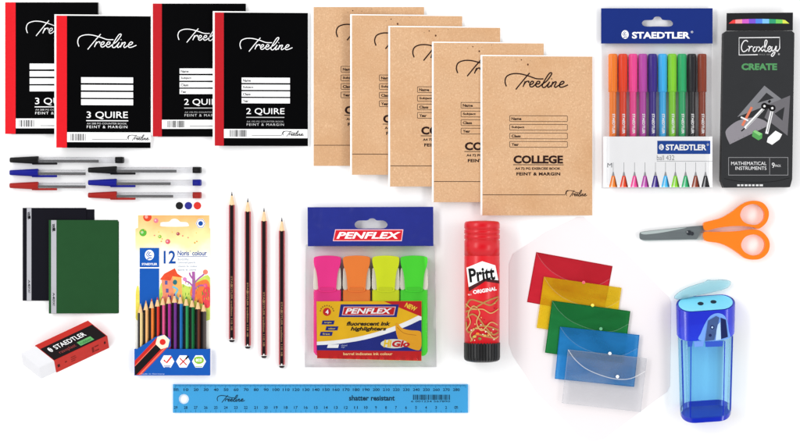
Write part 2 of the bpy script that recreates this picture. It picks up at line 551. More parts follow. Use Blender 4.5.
for s_, y0, wd in (('Name', 115.6, 10), ('Subject', 124.3, 13), ('Class', 132.9, 9.2), ('Year', 141.3, 7.4)):
    b = MB(o)
    b.frame(X(509), Y(y0), X(567.4), Y(y0 + 6.2), 0.5, z, KINK, 1.0)
    b.text(s_, (X(511), Y(y0 + 1.8), X(511 + wd), Y(y0 + 4.7)), z, KINK, 0.04)
    b.build('name_panel', exf)
b = MB(o)
b.ribbon([(X(482.2), Y(194.7)), (X(564.6), Y(194.7)), (X(565.2), Y(194)), (X(566), Y(191)), (X(568), Y(190))], 0.6, z, KINK)
script(b, TREE, (X(566), Y(190), X(587), Y(197)), 0.65, z, KINK, 4)
b.build('footer_line', exf)
b = MB(o)
for q in range(5):
    b.poly(ell(X((521, 527.5, 516, 540, 530)[q]), Y((60.2, 64.8, 62, 58.6, 61)[q]), (.7, .9, .4, .3, .3)[q], (.6, 1.1, .3, .4, .3)[q], 8), z, M((96, 62, 42), .8, .05, .1, key='speck'))
b.build('stain', exf)
exl = ['brown exercise book second from the black books, only its left strip showing',
       'middle brown exercise book of the five fanned in a row',
       'brown exercise book just beneath the fully visible one, its right half covered',
       'brown exercise book on top at the right end, its whole cover in view']
for i, (qx, qy) in enumerate(spots[1:]):
    r = dup(ex, P(qx + W, qy + H / 2, 0, 4), exl[i], GE)
    gap = qx - spots[i][0]
    r.rotation_euler = (0, math.asin(KT / gap) * 1.02, 0)

# ------------------------------------------------------------------ wallet of ten ball pens
NAVY = M((22, 44, 118), 0.35, 0.2, 0.03, 80, key='card')
CARD = M((243, 243, 244), 0.5, 0.15, 0.01, 80, key='card')
o = (657, 188)
wal = thing('pen_wallet', 'clear hanging wallet of ten coloured ball pens with a navy header card', 'pen pack', 657, 188, 0, None, 5)
# header card with euro slot
slot = crom([(644.5, 20.6), (652, 20.2), (654.5, 17.6), (657.5, 16.8), (660.5, 17.6), (663, 20.2), (670, 20.6), (672.8, 23.6), (670, 26.6), (657, 26.7), (645, 26.6), (642, 23.6)], 5, True)
MB(o).prism([(601.2, 8.6), (712.4, 8.6), (712.4, 43.8), (601.2, 43.8)], 4.6, 5.4, NAVY, [slot]).build('header_card', wal, 0.1)
hdr = kids(wal)[-1]
b = MB(o); z = 5.46
b.text('STAEDTLER', (632, 32.2, 689.8, 38.9), z, WHITE, 0.035)
b.text('®', (690.6, 31.2, 693, 33.4), z, WHITE)
head_logo(b, 625.1, 34.8, 3.6, 4.3, z, WHITE, NAVY)
b.build('lettering', hdr)
MB(o).box(602.2, 43, 712, 188, 0.05, 0.25, M((236, 237, 239), .5, .2, .01, key='backsheet')).build('back_sheet', wal)
# insert card in front of the barrels
MB(o).box(603, 136.8, 711.4, 187.4, 9.9, 10.15, CARD).build('insert_card', wal, 0.05)
ins = [k for k in kids(wal) if k.name.startswith('insert_card')][0]
b = MB(o); z = 10.2
b.rect(656.6, 141, 709.4, 154.2, z, M((20, 66, 148), .5, .15, .03, key='ink'))
b.text('STAEDTLER', (665, 144.6, 705.5, 150.6), z + .06, WHITE, 0.035)
b.text('®', (705.8, 143.8, 708, 146), z + .06, WHITE)
head_logo(b, 660.7, 147.4, 2.4, 3, z + .06, WHITE, INK((20, 66, 148)))
GREY = INK((128, 130, 134))
b.text('ball 432', (656.2, 155.4, 673.6, 160.4), z, GREY)
b.line(656.2, 161.4, 711.4, 161.4, 0.35, z, GREY)
b.text('M', (607, 163.2, 611.6, 167.6), z, INK((90, 92, 96)))
PEN = [('orange', (255, 132, 40)), ('red', (238, 70, 34)), ('pink', (250, 76, 156)), ('purple', (194, 76, 176)), ('indigo', (62, 40, 140)),
       ('sky blue', (66, 188, 250)), ('lime green', (140, 220, 50)), ('emerald green', (46, 180, 112)), ('black', (34, 34, 38)), ('brown', (146, 62, 40))]
xs = [613, 623, 633.1, 642.9, 652.6, 662.7, 672.3, 682.2, 691.9, 702.2]
tipc = [0, 1, 2, 3, 4, 5, 6, 7, 9, 8]
for i, x in enumerate([612.8, 623.4, 634, 644.4, 654.8, 664.8, 674.6, 684.8, 694.8, 704.6]):
    c = PEN[tipc[i]][1]
    dk = tuple(int(v * .55) for v in c); lt = tuple(int(v + (255 - v) * .6) for v in c)
    b.line(x, 162.6, x, 173, 0.35, z, GREY)
    b.poly([(x - .5, 172), (x + .5, 172), (x + 1.6, 177), (x - 1.6, 177)], z + .02, INK((150, 150, 152)))
    b.poly([(x - 1.6, 176), (x + 1.6, 176), (x + 4.2, 187.2), (x - 4.2, 187.2)], z + .04, INK(c))
    b.poly([(x - .4, 177), (x + .5, 177), (x - .6, 187.2), (x - 2.6, 187.2)], z + .07, INK(lt))
    b.poly([(x + 1, 177), (x + 1.6, 177), (x + 4.2, 187.2), (x + 2.2, 187.2)], z + .07, INK(dk))
b.build('insert_print', ins)
# film over everything
def film(o, x0, y0, x1, y1, zf, nx, ny, mat, amp, freq, ridge=0.0):
    b = MB(o); V = []; F = []
    for j in range(ny + 1):
        for i in range(nx + 1):
            x = x0 + (x1 - x0) * i / nx; y = y0 + (y1 - y0) * j / ny
            V.append((x, y, zf(x, y) + amp * noise.noise(Vector((x * freq, y * freq * .6, 3.1))) * min(1, zf(x, y) / 6)
                      + ridge * max(0, 1 - min(x - x0, x1 - x, y1 - y) / 13) * min(1, min(x - x0, x1 - x, y1 - y) / 2) * noise.noise(Vector((x * .25, y * .05, 9 + x * .1)))))
    for j in range(ny):
        for i in range(nx):
            a = j * (nx + 1) + i
            F.append((a, a + nx + 1, a + nx + 2, a + 1))
    b.add(V, F, mat, True)
    return b
ss = lambda t: (lambda u: u * u * (3 - 2 * u))(max(0, min(1, t)))
FILM = CLEAR((255, 255, 255), (240, 242, 245), 0.006, 0.12, 0.5, 0, 60, 0.4)
film(o, 602, 43.5, 712.2, 188.6, lambda x, y: 0.4 + 10.6 * ss((x - 602) / 5) * ss((712.2 - x) / 5) * ss((188.6 - y) / 3.5) * (.42 + .58 * ss((y - 43) / 9)), 70, 90, FILM, 0.3, .09).build('clear_film', wal)
GP = 'coloured ball pens lined up in the clear wallet'
for i, ((nm, c), x) in enumerate(zip(PEN, xs)):
    r = thing('ball_pen', nm + ' capped ball pen standing in the clear wallet row', 'pen', x, 185, 0.3, GP, 6)
    oo = (x, 185)
    mc = M(c, 0.3, 0.4, 0.02, 100, key='penplastic')
    dk = M(tuple(int(v * .92) for v in c), 0.25, 0.5, 0.02, 100, key='penbarrel')
    b = MB(oo); b.lathe([(54.2, 3.6), (54.6, 4.3), (56, 4.55), (92, 4.5), (92.2, 3.8)], 'y', x, 4.5, mc, 18); cp = b.build('cap', r)
    b = MB(oo); b.prism([(x - 1.9, 57), (x + 1.9, 57), (x + 1.5, 91.5), (x - 1.5, 91.5)], 8.2, 9.35, mc); b.build('clip', cp, 0.4)
    b = MB(oo); b.lathe([(90, 3.6), (178, 3.6), (183, 1.5)], 'y', x, 4.5, dk, 12); bar = b.build('barrel', r, 0.3)
    b = MB(oo)
    xf = lambda qx, qy: (qx, qy)
    b.text('STAEDTLER', (x + .4 - 10, 124 - 1.3, x + .4 + 10, 124 + 1.3), 8.1 + 0.1, INK((240, 240, 240)), 0.03, rot=90)
    b.build('imprint', bar)

# ------------------------------------------------------------------ boxed mathematical instruments
o = (757, 187)
crx = thing('instrument_box', 'black carton of mathematical instruments with a rainbow stripe along its top flap', 'instrument box', 757, 187, 0, None, 10)
CB = M((42, 43, 45), 0.5, 0.2, 0.06, 50, bump=0.04, key='carton')
CB2 = M((26, 26, 28), 0.5, 0.2, 0.06, 50, key='carton')
MB(o).prism([(723.4, 33.6), (726, 32), (791.5, 31.5), (794, 34), (791.8, 179), (789.6, 187.2), (723.6, 187.6), (720.9, 180)], 0, 12, CB, side=CB2).build('carton_body', crx, 0.6)
cbody = kids(crx)[-1]
b = MB(o)
b.prism([(726.6, 14), (792.5, 13.4), (792.3, 31.2), (726.4, 31.6)], 10.6, 11.7, CB2)
z = 11.76
cols = [(225, 60, 60), (235, 150, 150), (200, 90, 190), (120, 80, 200), (80, 130, 220), (120, 185, 235), (50, 150, 110), (110, 195, 90), (210, 215, 80)]
for i, c in enumerate(cols):
    xa = 728.5 + i * 6.7; xb = xa + 6.7
    up = lambda x: 20.9 - 1.2 * math.sin((x - 728.5) / 60.3 * math.pi)
    lo = lambda x: 24.3
    if i == 0: b.poly([(xa, 24.4), (xa + 4, 21), (xb, up(xb)), (xb, lo(xb))], z, INK(c))
    elif i == 8: b.poly([(xa, up(xa)), (xb - 4, 21), (xb, 24.4), (xa, lo(xa))], z, INK(c))
    else: b.poly([(xa, up(xa)), (xb, up(xb)), (xb, lo(xb)), (xa, lo(xa))], z, INK(c))
b.build('top_flap', crx, 0)
z = 12.06
b = MB(o)
OFF = INK((228, 228, 228))
b.ribbon([(757.4, 55.4), (738.8, 55.7), (738.8, 38.6), (779.2, 38.2), (779.2, 49), (776.8, 52.5)], 0.9, z, OFF)
script(b, CROX, (741.2, 40.8, 777.2, 57), .95, z + .03, OFF)
b.text('SINCE 1884', (758.4, 54.5, 770, 56), z, INK((130, 130, 130)))
b.text('®', (777.5, 54, 779.3, 55.8), z, OFF)
b.text('CREATE', (741.2, 64, 776.6, 70.8), z, INK((80, 142, 90)), 0.05)
b.build('brand_print', cbody)
b = MB(o)
g1 = INK((122, 122, 126)); g2 = INK((104, 102, 106)); g3 = INK((136, 132, 138))
b.poly([(764, 86.2), (781.5, 100), (737, 117.4)], z, g1, [[(766, 93.2), (773.5, 98.6), (757, 103.6)][::-1]])
b.poly([(789.6, 96), (787, 136), (764, 118), (770, 104)], z + .03, g2, [[(784, 107.5), (782, 121), (774, 114)][::-1]])
b.poly(crom([(729.6, 144.6), (725.6, 135), (727, 129), (738, 121), (754, 118), (765, 121.5), (768, 126)], 5), z + .06, g3)
for k in range(9):
    t = k / 8
    b.line(730 + 36 * t, 143.4 - 16.5 * t, 729.6 + 35.6 * t, 142 - 16.5 * t, .3, z + .08, g2)
b.line(751.5, 107.5, 742, 126, 2.4, z + .1, INK((214, 118, 88)))
b.line(763.5, 108.5, 744.5, 128.5, 2.8, z + .12, OFF); b.line(763, 110, 746, 128, .6, z + .14, g2)
b.line(744.5, 128.5, 741, 131.5, 1.2, z + .12, BLACK)
b.line(772, 109, 766.2, 134, 3, z + .12, OFF); b.line(771.5, 112, 767, 132, .7, z + .14, g2)
b.line(740.5, 117.5, 748, 121, 1.6, z + .16, OFF)
b.line(764, 106, 772, 108, 4, z + .11, BLACK)
b.line(768, 103, 770, 101, 2.2, z + .11, BLACK)
for cx, cy in ((764, 106.6), (771.8, 108.6)):
    b.poly(ell(cx, cy, 3.3, 3.3, 18), z + .18, BLACK); b.poly(ell(cx, cy, 1.2, 1.2, 12), z + .2, OFF)
b.poly([(752.4, 132), (754.5, 130.2), (762, 134), (761.6, 138.6), (758, 140.6), (751.6, 136.6)], z + .12, INK((84, 156, 84)))
b.poly([(752.6, 132), (754.6, 130.4), (761.8, 134), (759, 136)], z + .15, INK((130, 196, 120)))
b.poly([(775, 131), (781.6, 134.6), (779, 139.6), (771.6, 145), (766.4, 142.4), (767.4, 138)], z + .12, INK((238, 238, 238)))
b.frame(728.2, 157.4, 787.6, 175.4, .45, z, INK((150, 150, 152)))
b.line(769.2, 157.6, 769.2, 175.2, .4, z, INK((150, 150, 152)))
b.text('MATHEMATICAL', (731, 161.8, 766, 165.2), z, OFF)
b.text('INSTRUMENTS', (735.2, 166.6, 766, 170), z, OFF)
b.text('9', (771.4, 162.8, 774.2, 168), z, OFF)
b.text('PACK', (774.8, 164.8, 780.4, 167), z, OFF)
b.ribbon(crom([(724, 178.6), (740, 181.6), (757, 182.3), (774, 181.4), (789, 178)], 6), .5, z, INK((20, 20, 21)))
r_ = random.Random(4)
for k in range(7):
    b.rect(737 + k * 3.7, 184.4, 739.4 + k * 3.7 + r_.random(), 186.2, z, INK((215, 215, 215)))
b.build('printed_artwork', cbody)

# ------------------------------------------------------------------ loose ball pens
def loose_pen(px, py, rgb, label, x_end, refill, plug, group):
    r = thing('ballpoint_pen', label, 'pen', px, py, 0, group, 4)
    oo = (px, py); zc = 4.0
    cap = M(rgb, 0.42, 0.16, 0.04, 150, key='pencap')
    b = MB(oo); b.lathe([(px, 2.0), (px + .6, 2.55), (px + 4, 2.7), (px + 15, 3.3), (px + 27.5, 3.95), (px + 28.6, 3.7)], 'x', py, zc, cap, 20); cp = b.build('cap', r)
    b = MB(oo); b.prism(rrect(px + 22, py + 2.3, px + 47.3, py + 4.6, 0.9), 3.3, 5.2, cap); b.build('clip', cp, .35)
    b = MB(oo); b.lathe([(px + 27, 3.1), (x_end, 3.1)], 'x', py, zc, CLEAR((250, 250, 251), (226, 227, 229), 0.13, 0.12, .6, gloss=.3), 12, cap=False, smooth=False); b.build('barrel', r)
    b = MB(oo); b.lathe([(px + 27, 1.4), (refill, 1.4)], 'x', py + 1.1, zc + .2, M((14, 13, 14), .4, .3, .05, key='ink tube'), 12); b.build('refill', r)
    if plug:
        b = MB(oo); b.lathe([(x_end - 8.2, 3.15), (x_end - 1, 3.2), (x_end + .4, 2.9)], 'x', py, zc, cap, 18); b.build('end_plug', r)
GL = 'loose clear barrel ball pens in two sets of three'
KB, KBl, KR = (15, 15, 16), (17, 22, 132), (156, 32, 26)
loose_pen(10, 160, KB, 'black capped clear ball pen, topmost of the left set of three', 123.4, 98.5, True, GL)
loose_pen(9.8, 172.6, KBl, 'blue capped clear ball pen cut short, in the left set above the red one', 85.4, 85.4, False, GL)
loose_pen(9.8, 185.6, KR, 'red capped clear ball pen cut short, lowest of the left set', 85.4, 85.4, False, GL)
loose_pen(88.2, 170, KB, 'black capped clear ball pen, topmost of the right set above three colour dots', 200.8, 176.3, True, GL)
loose_pen(88.2, 182.6, KBl, 'blue capped clear ball pen with blue end plug, middle of the right set', 200.8, 170.5, True, GL)
loose_pen(88.2, 195.2, KR, 'red capped clear ball pen with red end plug, nearest the colour dots', 200.8, 173, True, GL)
for x, c, nm in ((179.4, (24, 24, 25), 'black'), (188.4, (44, 44, 138), 'blue'), (197.4, (214, 50, 40), 'red')):
    oo = (x, 205.7)
    d = MB(oo).prism(ell(x, 205.7, 3.7, 3.7, 32), 0, .5, M(c, .5, .2, .05, 200, key='dot')).build('colour_dot', None, .12)
    d.location = P(x, 205.7)
    tag(d, 'small round ' + nm + ' colour dot under the right set of pens', 'colour dot', 'round ink colour dots under the pens')

# ------------------------------------------------------------------ report files
def report_file(px, py, W, H, rgb, strip0, strip1, label):
    o = (px + W, py + H / 2)
    r = thing('report_file', label, 'report file', px + W, py + H / 2, 0, 'plastic report files with a clear spine strip')
    m = M(rgb, 0.42, 0.12, 0.05, 90, bump=0.05, bscale=1200, key='pp')
    MB(o).box(px + 1, py + 1.4, px + W, py + H - .4, 0, .5, m).build('back_cover', r, .1)
    MB(o).box(px, py, px + W - (8 if rgb[1] < 40 else .8), py + H, .7, 1.2, m).build('front_cover', r, .1)
    b = MB(o)
    b.rect(strip0, py + .2, strip1, py + H - .2, 1.26, M((176, 176, 182), .4, .25, .05, 60, key='strip'))
    tk = INK((40, 40, 46))
    cx = (strip0 + strip1) / 2
    script(b, TREE, (cx - 1.4, py + 4, cx + 1.4, py + 12), .5, 1.3, tk, 3)
    b.text('A4', (cx - 3, py + H - 19, cx + 3, py + H - 17), 1.3, tk, .02, rot=90)
    b.text('REPORT', (cx - 4, py + H - 12.6, cx + 4, py + H - 10.4), 1.3, tk, .02, rot=90)
    b.build('spine_strip', r)
    return r
report_file(22.9, 207.9, 71.6, 92.8, (13, 12, 22), 27, 31.6, 'black plastic report file lying underneath the green one')
gf = report_file(49.5, 220, 69.4, 93.4, (33, 74, 40), 51.8, 57, 'dark green plastic report file lying over the black one')
gf.rotation_euler = (0, math.atan(1.25 / 24.4), 0)

# ------------------------------------------------------------------ eraser: a slanted block
o = (40, 380)
er = thing('eraser', 'white block eraser in a red and black printed card sleeve', 'eraser', 40, 380, 0, None, 6)
A = Vector((21.7, 352.9)); U = Vector((67.2, -31.6)); Vv = Vector((18.4, 14.6)); DR = 12.4; ZT = 12.0
def ept(u, v, d):     # u along, v across, d = 0 top .. 1 bottom
    p = A + U * u + Vv * v + Vector((0, DR)) * d
    return (p.x, p.y, ZT * (1 - d))
def eblock(b, u0, u1, mat, e=0.0):
    v0, v1, d0, d1 = -e, 1 + e, -e, 1.0
    V = [ept(u0, v0, d0), ept(u1, v0, d0), ept(u1, v1, d0), ept(u0, v1, d0), ept(u0, v0, d1), ept(u1, v0, d1), ept(u1, v1, d1), ept(u0, v1, d1)]
    F = [(0, 3, 2, 1), (4, 5, 6, 7), (0, 1, 5, 4), (1, 2, 6, 5), (2, 3, 7, 6), (3, 0, 4, 7)]
    b.add(V, F, mat)
RUB = M((223, 223, 226), 0.7, 0.2, 0.015, 80, bump=0.1, bscale=500, key='rubber')
ERED = M((184, 40, 32), 0.5, 0.2, 0.05, 120, key='sleeve'); EBLK = INK((22, 16, 18))
b = MB(o); eblock(b, 0, 1.0, RUB); b.build('rubber', er, 1.0, recalc=True, seg=3)
b = MB(o); eblock(b, .222, 1.006, ERED, 0.03); slv = b.build('sleeve', er, .35, recalc=True)
def eq(b, us, vs, d, mat):    # quad on the top (d<0) of the sleeve
    V = [ept(us[0], vs[0], d), ept(us[0], vs[1], d), ept(us[1], vs[1], d), ept(us[1], vs[0], d)]
    b.add(V, [(0, 1, 2, 3)], mat)
b = MB(o)
eq(b, (.226, .995), (.24, 1.0), -.036, EBLK)
def etext(b, s_, u0, u1, v0, v1, d, mat, bold=.03):
    v, f = text_geo(s_, bold, 0, 1)
    b.add([ept(u0 + p[0] * (u1 - u0), v0 + p[1] * (v1 - v0), d) for p in v], f, mat)
etext(b, 'STAEDTLER', .37, .82, .37, .59, -.045, WHITE, .008)
etext(b, 'rasoplast', .36, .60, .70, .90, -.045, INK((150, 60, 60)), .0)
eq(b, (.64, .84), (.70, .92), -.045, INK((92, 164, 96)))
V = [ept(.31 + .022 * math.cos(t * .5236), .48 + .13 * math.sin(t * .5236), -.045) for t in range(12)]
b.add(V, [tuple(range(12))], WHITE)
for va, vb in ((.40, .43), (.48, .51), (.54, .57)):
    eq(b, (.302, .322), (va, vb), -.05, EBLK)
etext(b, 'rubber', .66, .82, .76, .88, -.05, INK((40, 90, 50)), .0)
b.build('top_print', slv)
b = MB(o)
DKR = INK((120, 28, 22))
def fq(u0, u1, d0, d1, mat):
    V = [ept(u0, 1.036, d0), ept(u1, 1.036, d0), ept(u1, 1.036, d1), ept(u0, 1.036, d1)]
    b.add(V, [(0, 3, 2, 1)], mat)
fq(.25, .285, .38, .62, INK((60, 16, 16))); fq(.36, .39, .4, .52, DKR); fq(.45, .52, .3, .36, DKR); fq(.45, .53, .46, .52, DKR); fq(.45, .51, .62, .68, DKR)
fq(.76, .79, .3, .74, DKR); fq(.80, .86, .3, .4, DKR); fq(.80, .86, .64, .74, DKR); fq(.94, .965, .3, .5, INK((60, 16, 16)))
b.build('side_print', slv)

# ------------------------------------------------------------------ coloured pencil box
o = (172, 375)
nb = thing('pencil_box', 'illustrated card box of twelve coloured pencils with a blue lower panel', 'pencil box', 172, 375, 0, None, 5)
BLUE = INK((14, 74, 158)); BLU2 = INK((18, 84, 172))
art = M((255, 252, 244), .5, .15, .01, key='art')
slot = crom([(161, 222.6), (168, 222.2), (171, 219.8), (174, 219), (177, 219.8), (180, 222.2), (186, 222.6), (188, 224.6), (186, 226.8), (162, 226.8), (160, 224.6)], 4, True)
MB(o).prism([(137.4, 215.4), (209, 215.4), (209, 228), (210, 229), (210, 375.2), (134.8, 375.2), (134.8, 229), (137.4, 228)], 0, 1.2, art, [slot]).build('back_card', nb, .1)
bcard = kids(nb)[-1]
b = MB(o); z = 1.26
hole = [slot[::-1]]
def watercolour():
    m = bpy.data.materials.new('watercolour'); m.use_nodes = True
    n = m.node_tree; bs = n.nodes['Principled BSDF']
    bs.inputs['Roughness'].default_value = .6; bs.inputs['Specular IOR Level'].default_value = .12
    tc = n.nodes.new('ShaderNodeTexCoord'); sp = n.nodes.new('ShaderNodeSeparateXYZ')
    nz = n.nodes.new('ShaderNodeTexNoise'); nz.inputs['Scale'].default_value = 45; nz.inputs['Detail'].default_value = 5
    ad = n.nodes.new('ShaderNodeMath'); ad.operation = 'MULTIPLY_ADD'; ad.inputs[1].default_value = 0.03
    mr = n.nodes.new('ShaderNodeMapRange'); mr.inputs[1].default_value = 0.110 + .015; mr.inputs[2].default_value = 0.160 + .015
    rp = n.nodes.new('ShaderNodeValToRGB')
    n.links.new(tc.outputs['Object'], sp.inputs[0]); n.links.new(tc.outputs['Object'], nz.inputs['Vector'])
    n.links.new(nz.outputs['Fac'], ad.inputs[0]); n.links.new(sp.outputs['Y'], ad.inputs[2])
    n.links.new(ad.outputs[0], mr.inputs[0]); n.links.new(mr.outputs[0], rp.inputs[0]); n.links.new(rp.outputs[0], bs.inputs['Base Color'])
    e = rp.color_ramp.elements
    e[0].position = 0.15; e[0].color = lin((254, 252, 244)); e[1].position = 1; e[1].color = lin((240, 178, 112))
    k = e.new(.45); k.color = lin((250, 238, 170)); k = e.new(.75); k.color = lin((250, 206, 140))
    return m
b.poly([(137.6, 215.6), (208.8, 215.6), (208.8, 228.1), (209.8, 229.1), (209.8, 262), (135, 262), (135, 229.1), (137.6, 228.1)], z, watercolour(), hole)
for cx, cy, r, c in ((147, 217.6, 4.2, (220, 70, 40)), (155.6, 221, 2.4, (222, 120, 140)), (142.6, 233, 3.7, (90, 176, 60)), (177.6, 234.2, 1.7, (160, 70, 70)), (167.4, 242, 2.5, (216, 96, 110)), (159.4, 237, 1.8, (150, 190, 70))):
    b.poly([(x, max(y, 215.7)) for x, y in ell(cx, cy, r, r, 20)], z + .04, INK(c)); b.poly(ell(cx - r * .25, cy - min(r * .2, .3), r * .4, r * .4, 12), z + .07, INK(tuple(int(v + (255 - v) * .5) for v in c)))
b.poly(ell(200.2, 223.8, 5, 5.2, 6), z + .04, WHITE); b.frame(0, 0, 0.1, 0.1, .02, z, WHITE) if False else None
b.poly(ell(200.2, 223.8, 4.6, 4.8, 6), z + .06, BLUE); b.poly(ell(200.2, 223.8, 4.1, 4.2, 6), z + .08, WHITE); b.poly(ell(200.2, 223.8, 2.4, 2.4, 18), z + .1, BLUE)
b.rect(139.2, 248.2, 158.8, 267.6, z + .04, BLU2); b.rect(139.2, 268.8, 158.8, 320, z + .04, BLU2)
head_logo(b, 149, 255.4, 4.6, 5.2, z + .07, WHITE, BLU2)
b.text('STAEDTLER', (141.4, 263.4, 156.8, 265.6), z + .07, WHITE, .03)
b.text('12', (163.2, 251, 175.2, 264), z + .04, BLUE, .02)
b.text('Noris', (177.2, 251, 188.6, 256), z + .04, BLUE, .025); b.text('®', (189, 250.6, 190.6, 252.2), z + .04, BLUE); b.text('colour', (191.8, 251, 206.4, 256), z + .04, BLUE, .025)
b.line(177, 256.9, 207, 256.9, .5, z + .04, BLUE)
for k, s_ in enumerate(('Buntstifte', 'coloured pencils', 'crayons de couleur', 'lapices de colores')):
    b.text(s_, (177.4, 258.4 + 3.6 * k, (188, 195, 197, 196)[k], 260.8 + 3.6 * k), z + .04, INK((90, 120, 170)))
b.build('sky_print', bcard)
WCI = lambda c: M(c, .6, .12, .14, 220, key='watercolour')
# lower illustration: house, tree, bushes
b = MB(o); z = 1.26
b.poly(crom([(159, 290), (163, 282), (170, 286), (180, 284), (190, 287), (198, 280), (209.6, 278), (209.6, 320), (159, 320)], 4, True), z + .01, WCI((196, 214, 96)), xlim=(135.2, 209.7))
b.poly(crom([(190, 296), (192, 286), (198, 282), (206, 280), (209.6, 286), (209.6, 300), (200, 304)], 4, True), z + .03, WCI((238, 120, 60)), xlim=(135.2, 209.7))
b.poly(crom([(202, 300), (203, 290), (207, 287), (209.6, 290), (209.6, 306), (205, 308)], 4, True), z + .05, WCI((226, 70, 80)), xlim=(135.2, 209.7))
b.poly(crom([(135, 296), (137, 286), (139, 292), (139.2, 318), (135, 318)], 4, True), z + .02, WCI((240, 216, 90)), xlim=(135.2, 209.7))
b.poly([(161, 279), (173, 273.6), (181, 277), (182, 302), (163, 304)], z + .04, WCI((238, 142, 108)))
b.poly([(172, 276), (181, 277), (182, 302), (174, 303)], z + .06, WCI((250, 178, 96)))
b.poly([(159.4, 280), (164, 274), (174.4, 268.6), (177, 274), (183, 278), (172, 276.6), (170, 281)], z + .08, WCI((222, 78, 46)))
for x, y in ((164.5, 281), (165.5, 289), (168, 296)): b.rect(x, y, x + 2.6, y + 4, z + .1, WCI((90, 90, 150)))
b.poly(ell(174.6, 282.6, 2.2, 2.6, 14), z + .1, WCI((40, 110, 120)))
b.ribbon(crom([(172, 287), (177, 290), (175, 296), (181, 302)], 5), 2, z + .12, WCI((120, 190, 210)))
b.build('house_print', bcard)
b = MB(o)
TR = WCI((166, 92, 160))
b.ribbon(crom([(191, 308), (193, 295), (193.4, 285), (193, 272)], 5), 3, z + .1, TR)
for pts in ([(193.4, 288), (189, 283), (185, 281), (184.4, 278)], [(193.4, 284), (198, 279), (203, 275), (204.6, 272)], [(193, 280), (190, 276), (189, 273)], [(194, 290), (199, 286), (204, 286)]):
    b.ribbon(crom(pts, 5), 1.5, z + .11, TR)
for x, y, r, c in ((184.4, 279.6, 2, (214, 130, 190)), (205, 272.4, 2.5, (232, 130, 110)), (205, 286, 2, (220, 80, 130))): b.poly(ell(x, y, r, r, 14), z + .13, WCI(c))
b.build('tree_print', bcard)
b = MB(o)
rr = random.Random(11)
for q in range(70):
    x, y = 159.6 + 49 * rr.random(), 283 + 20 * rr.random()
    if 161 < x < 183: continue
    h = 1.5 + 2.5 * rr.random(); L = (rr.random() - .5) * 2
    b.ribbon(crom([(x, y), (min(209.6, x + L * .4), y - h * .6), (max(135.3, min(209.6, x + L)), y - h)], 3), .5, z + .14 + .001 * q, INK(((110, 160, 50), (230, 180, 60), (214, 90, 70), (150, 190, 80), (90, 140, 60))[q % 5]))
for q in range(14):
    x, y = 139.5 + 68 * rr.random(), 230 + 14 * rr.random()
    b.poly(ell(x, y, .5 + .4 * rr.random(), .5 + .3 * rr.random(), 8), z + .12, INK(((236, 150, 90), (240, 196, 90), (220, 120, 110))[q % 3]))
b.build('grass_print', bcard)
# lower panel in front of the pencils, with the big printed pencil as a die cut
b = MB(o)
pan = [(134.8, 349), (137.5, 349), (155.6, 337), (163, 334.6), (170.8, 338.4), (171, 346), (168, 349), (210, 349), (210, 375.4), (134.8, 375.4)]
b.prism(pan, 7.2, 7.6, BLU2); lpan = b.build('lower_panel', nb, .06)
b = MB(o)
for x0, x1, y0, y1 in ((134.8, 135.5, 349, 375.4), (209.3, 210, 349, 375.4), (135.6, 209.2, 374.7, 375.4)):
    b.box(x0, y0, x1, y1, 1.25, 7.15, BLU2)
b.build('panel_wall', nb)
b = MB(o); z = 7.66
ax = Vector((163, 342)); dv = Vector((-28, 29.4)).normalized(); nv = Vector((-dv.y, dv.x))
def st(a, c_, mat, zz):
    e = lambda w_, L: (lambda p: (p.x, p.y))(ax + nv * w_ + dv * L)
    pts = [e(a, 0), e(c_, 0), e(c_, 60), e(a, 60)]
    out = []                                     # clip to the panel
    def clip(poly, f):
        res = []
        for i in range(len(poly)):
            p, q = poly[i], poly[(i + 1) % len(poly)]
            fp, fq_ = f(p), f(q)
            if fp >= 0: res.append(p)
            if fp * fq_ < 0:
                t = fp / (fp - fq_); res.append((p[0] + (q[0] - p[0]) * t, p[1] + (q[1] - p[1]) * t))
        return res
    pts = clip(pts, lambda p: p[0] - 135.2); pts = clip(pts, lambda p: 374.8 - p[1])
    if len(pts) > 2: b.poly(pts, zz, mat)
st(-7.2, 7.2, INK((198, 40, 34)), z); st(-3.6, 3.2, INK((20, 18, 20)), z + .04); st(-6.6, -5.2, INK((236, 110, 90)), z + .05); st(3.2, 4, INK((236, 110, 90)), z + .05)
b.poly(ell(163, 342, 7.4, 7.4, 6, math.atan2(nv.y, nv.x)), z + .08, INK((248, 226, 200))); b.poly(ell(163, 342, 3, 3, 20), z + .11, INK((214, 44, 36)))
for x in (167.6, 183.4, 199.2): b.poly(ell(x, 361.4, 7, 7, 6), z, WHITE)
b.ribbon([(164.2, 360), (167, 362.6), (171.8, 356.6)], 1.6, z + .05, INK((214, 44, 36)))
b.line(164, 366, 171, 366, .7, z + .05, BLUE); b.line(165, 367.2, 170, 367.2, .5, z + .05, BLUE)
b.line(180, 358, 187, 365, 1.1, z + .05, INK((200, 40, 36))); b.line(180, 365, 187, 358, 1.1, z + .06, INK((200, 40, 36))); b.line(186, 359, 188.6, 356, 1.6, z + .07, BLACK)
b.poly(crom([(194.6, 358), (199, 356.4), (203.4, 358), (203.6, 362), (199, 364), (195, 362)], 4, True), z + .05, INK((140, 190, 60)))
b.text('eco', (196, 358.6, 202, 361.6), z + .08, WHITE, .02)
b.line(195.6, 366.4, 202.6, 366.4, .6, z + .05, INK((110, 160, 60)))
b.text('made in Germany', (141, 373.2, 165, 374.6), z + .02, INK((200, 215, 240)))
b.build('panel_print', lpan)
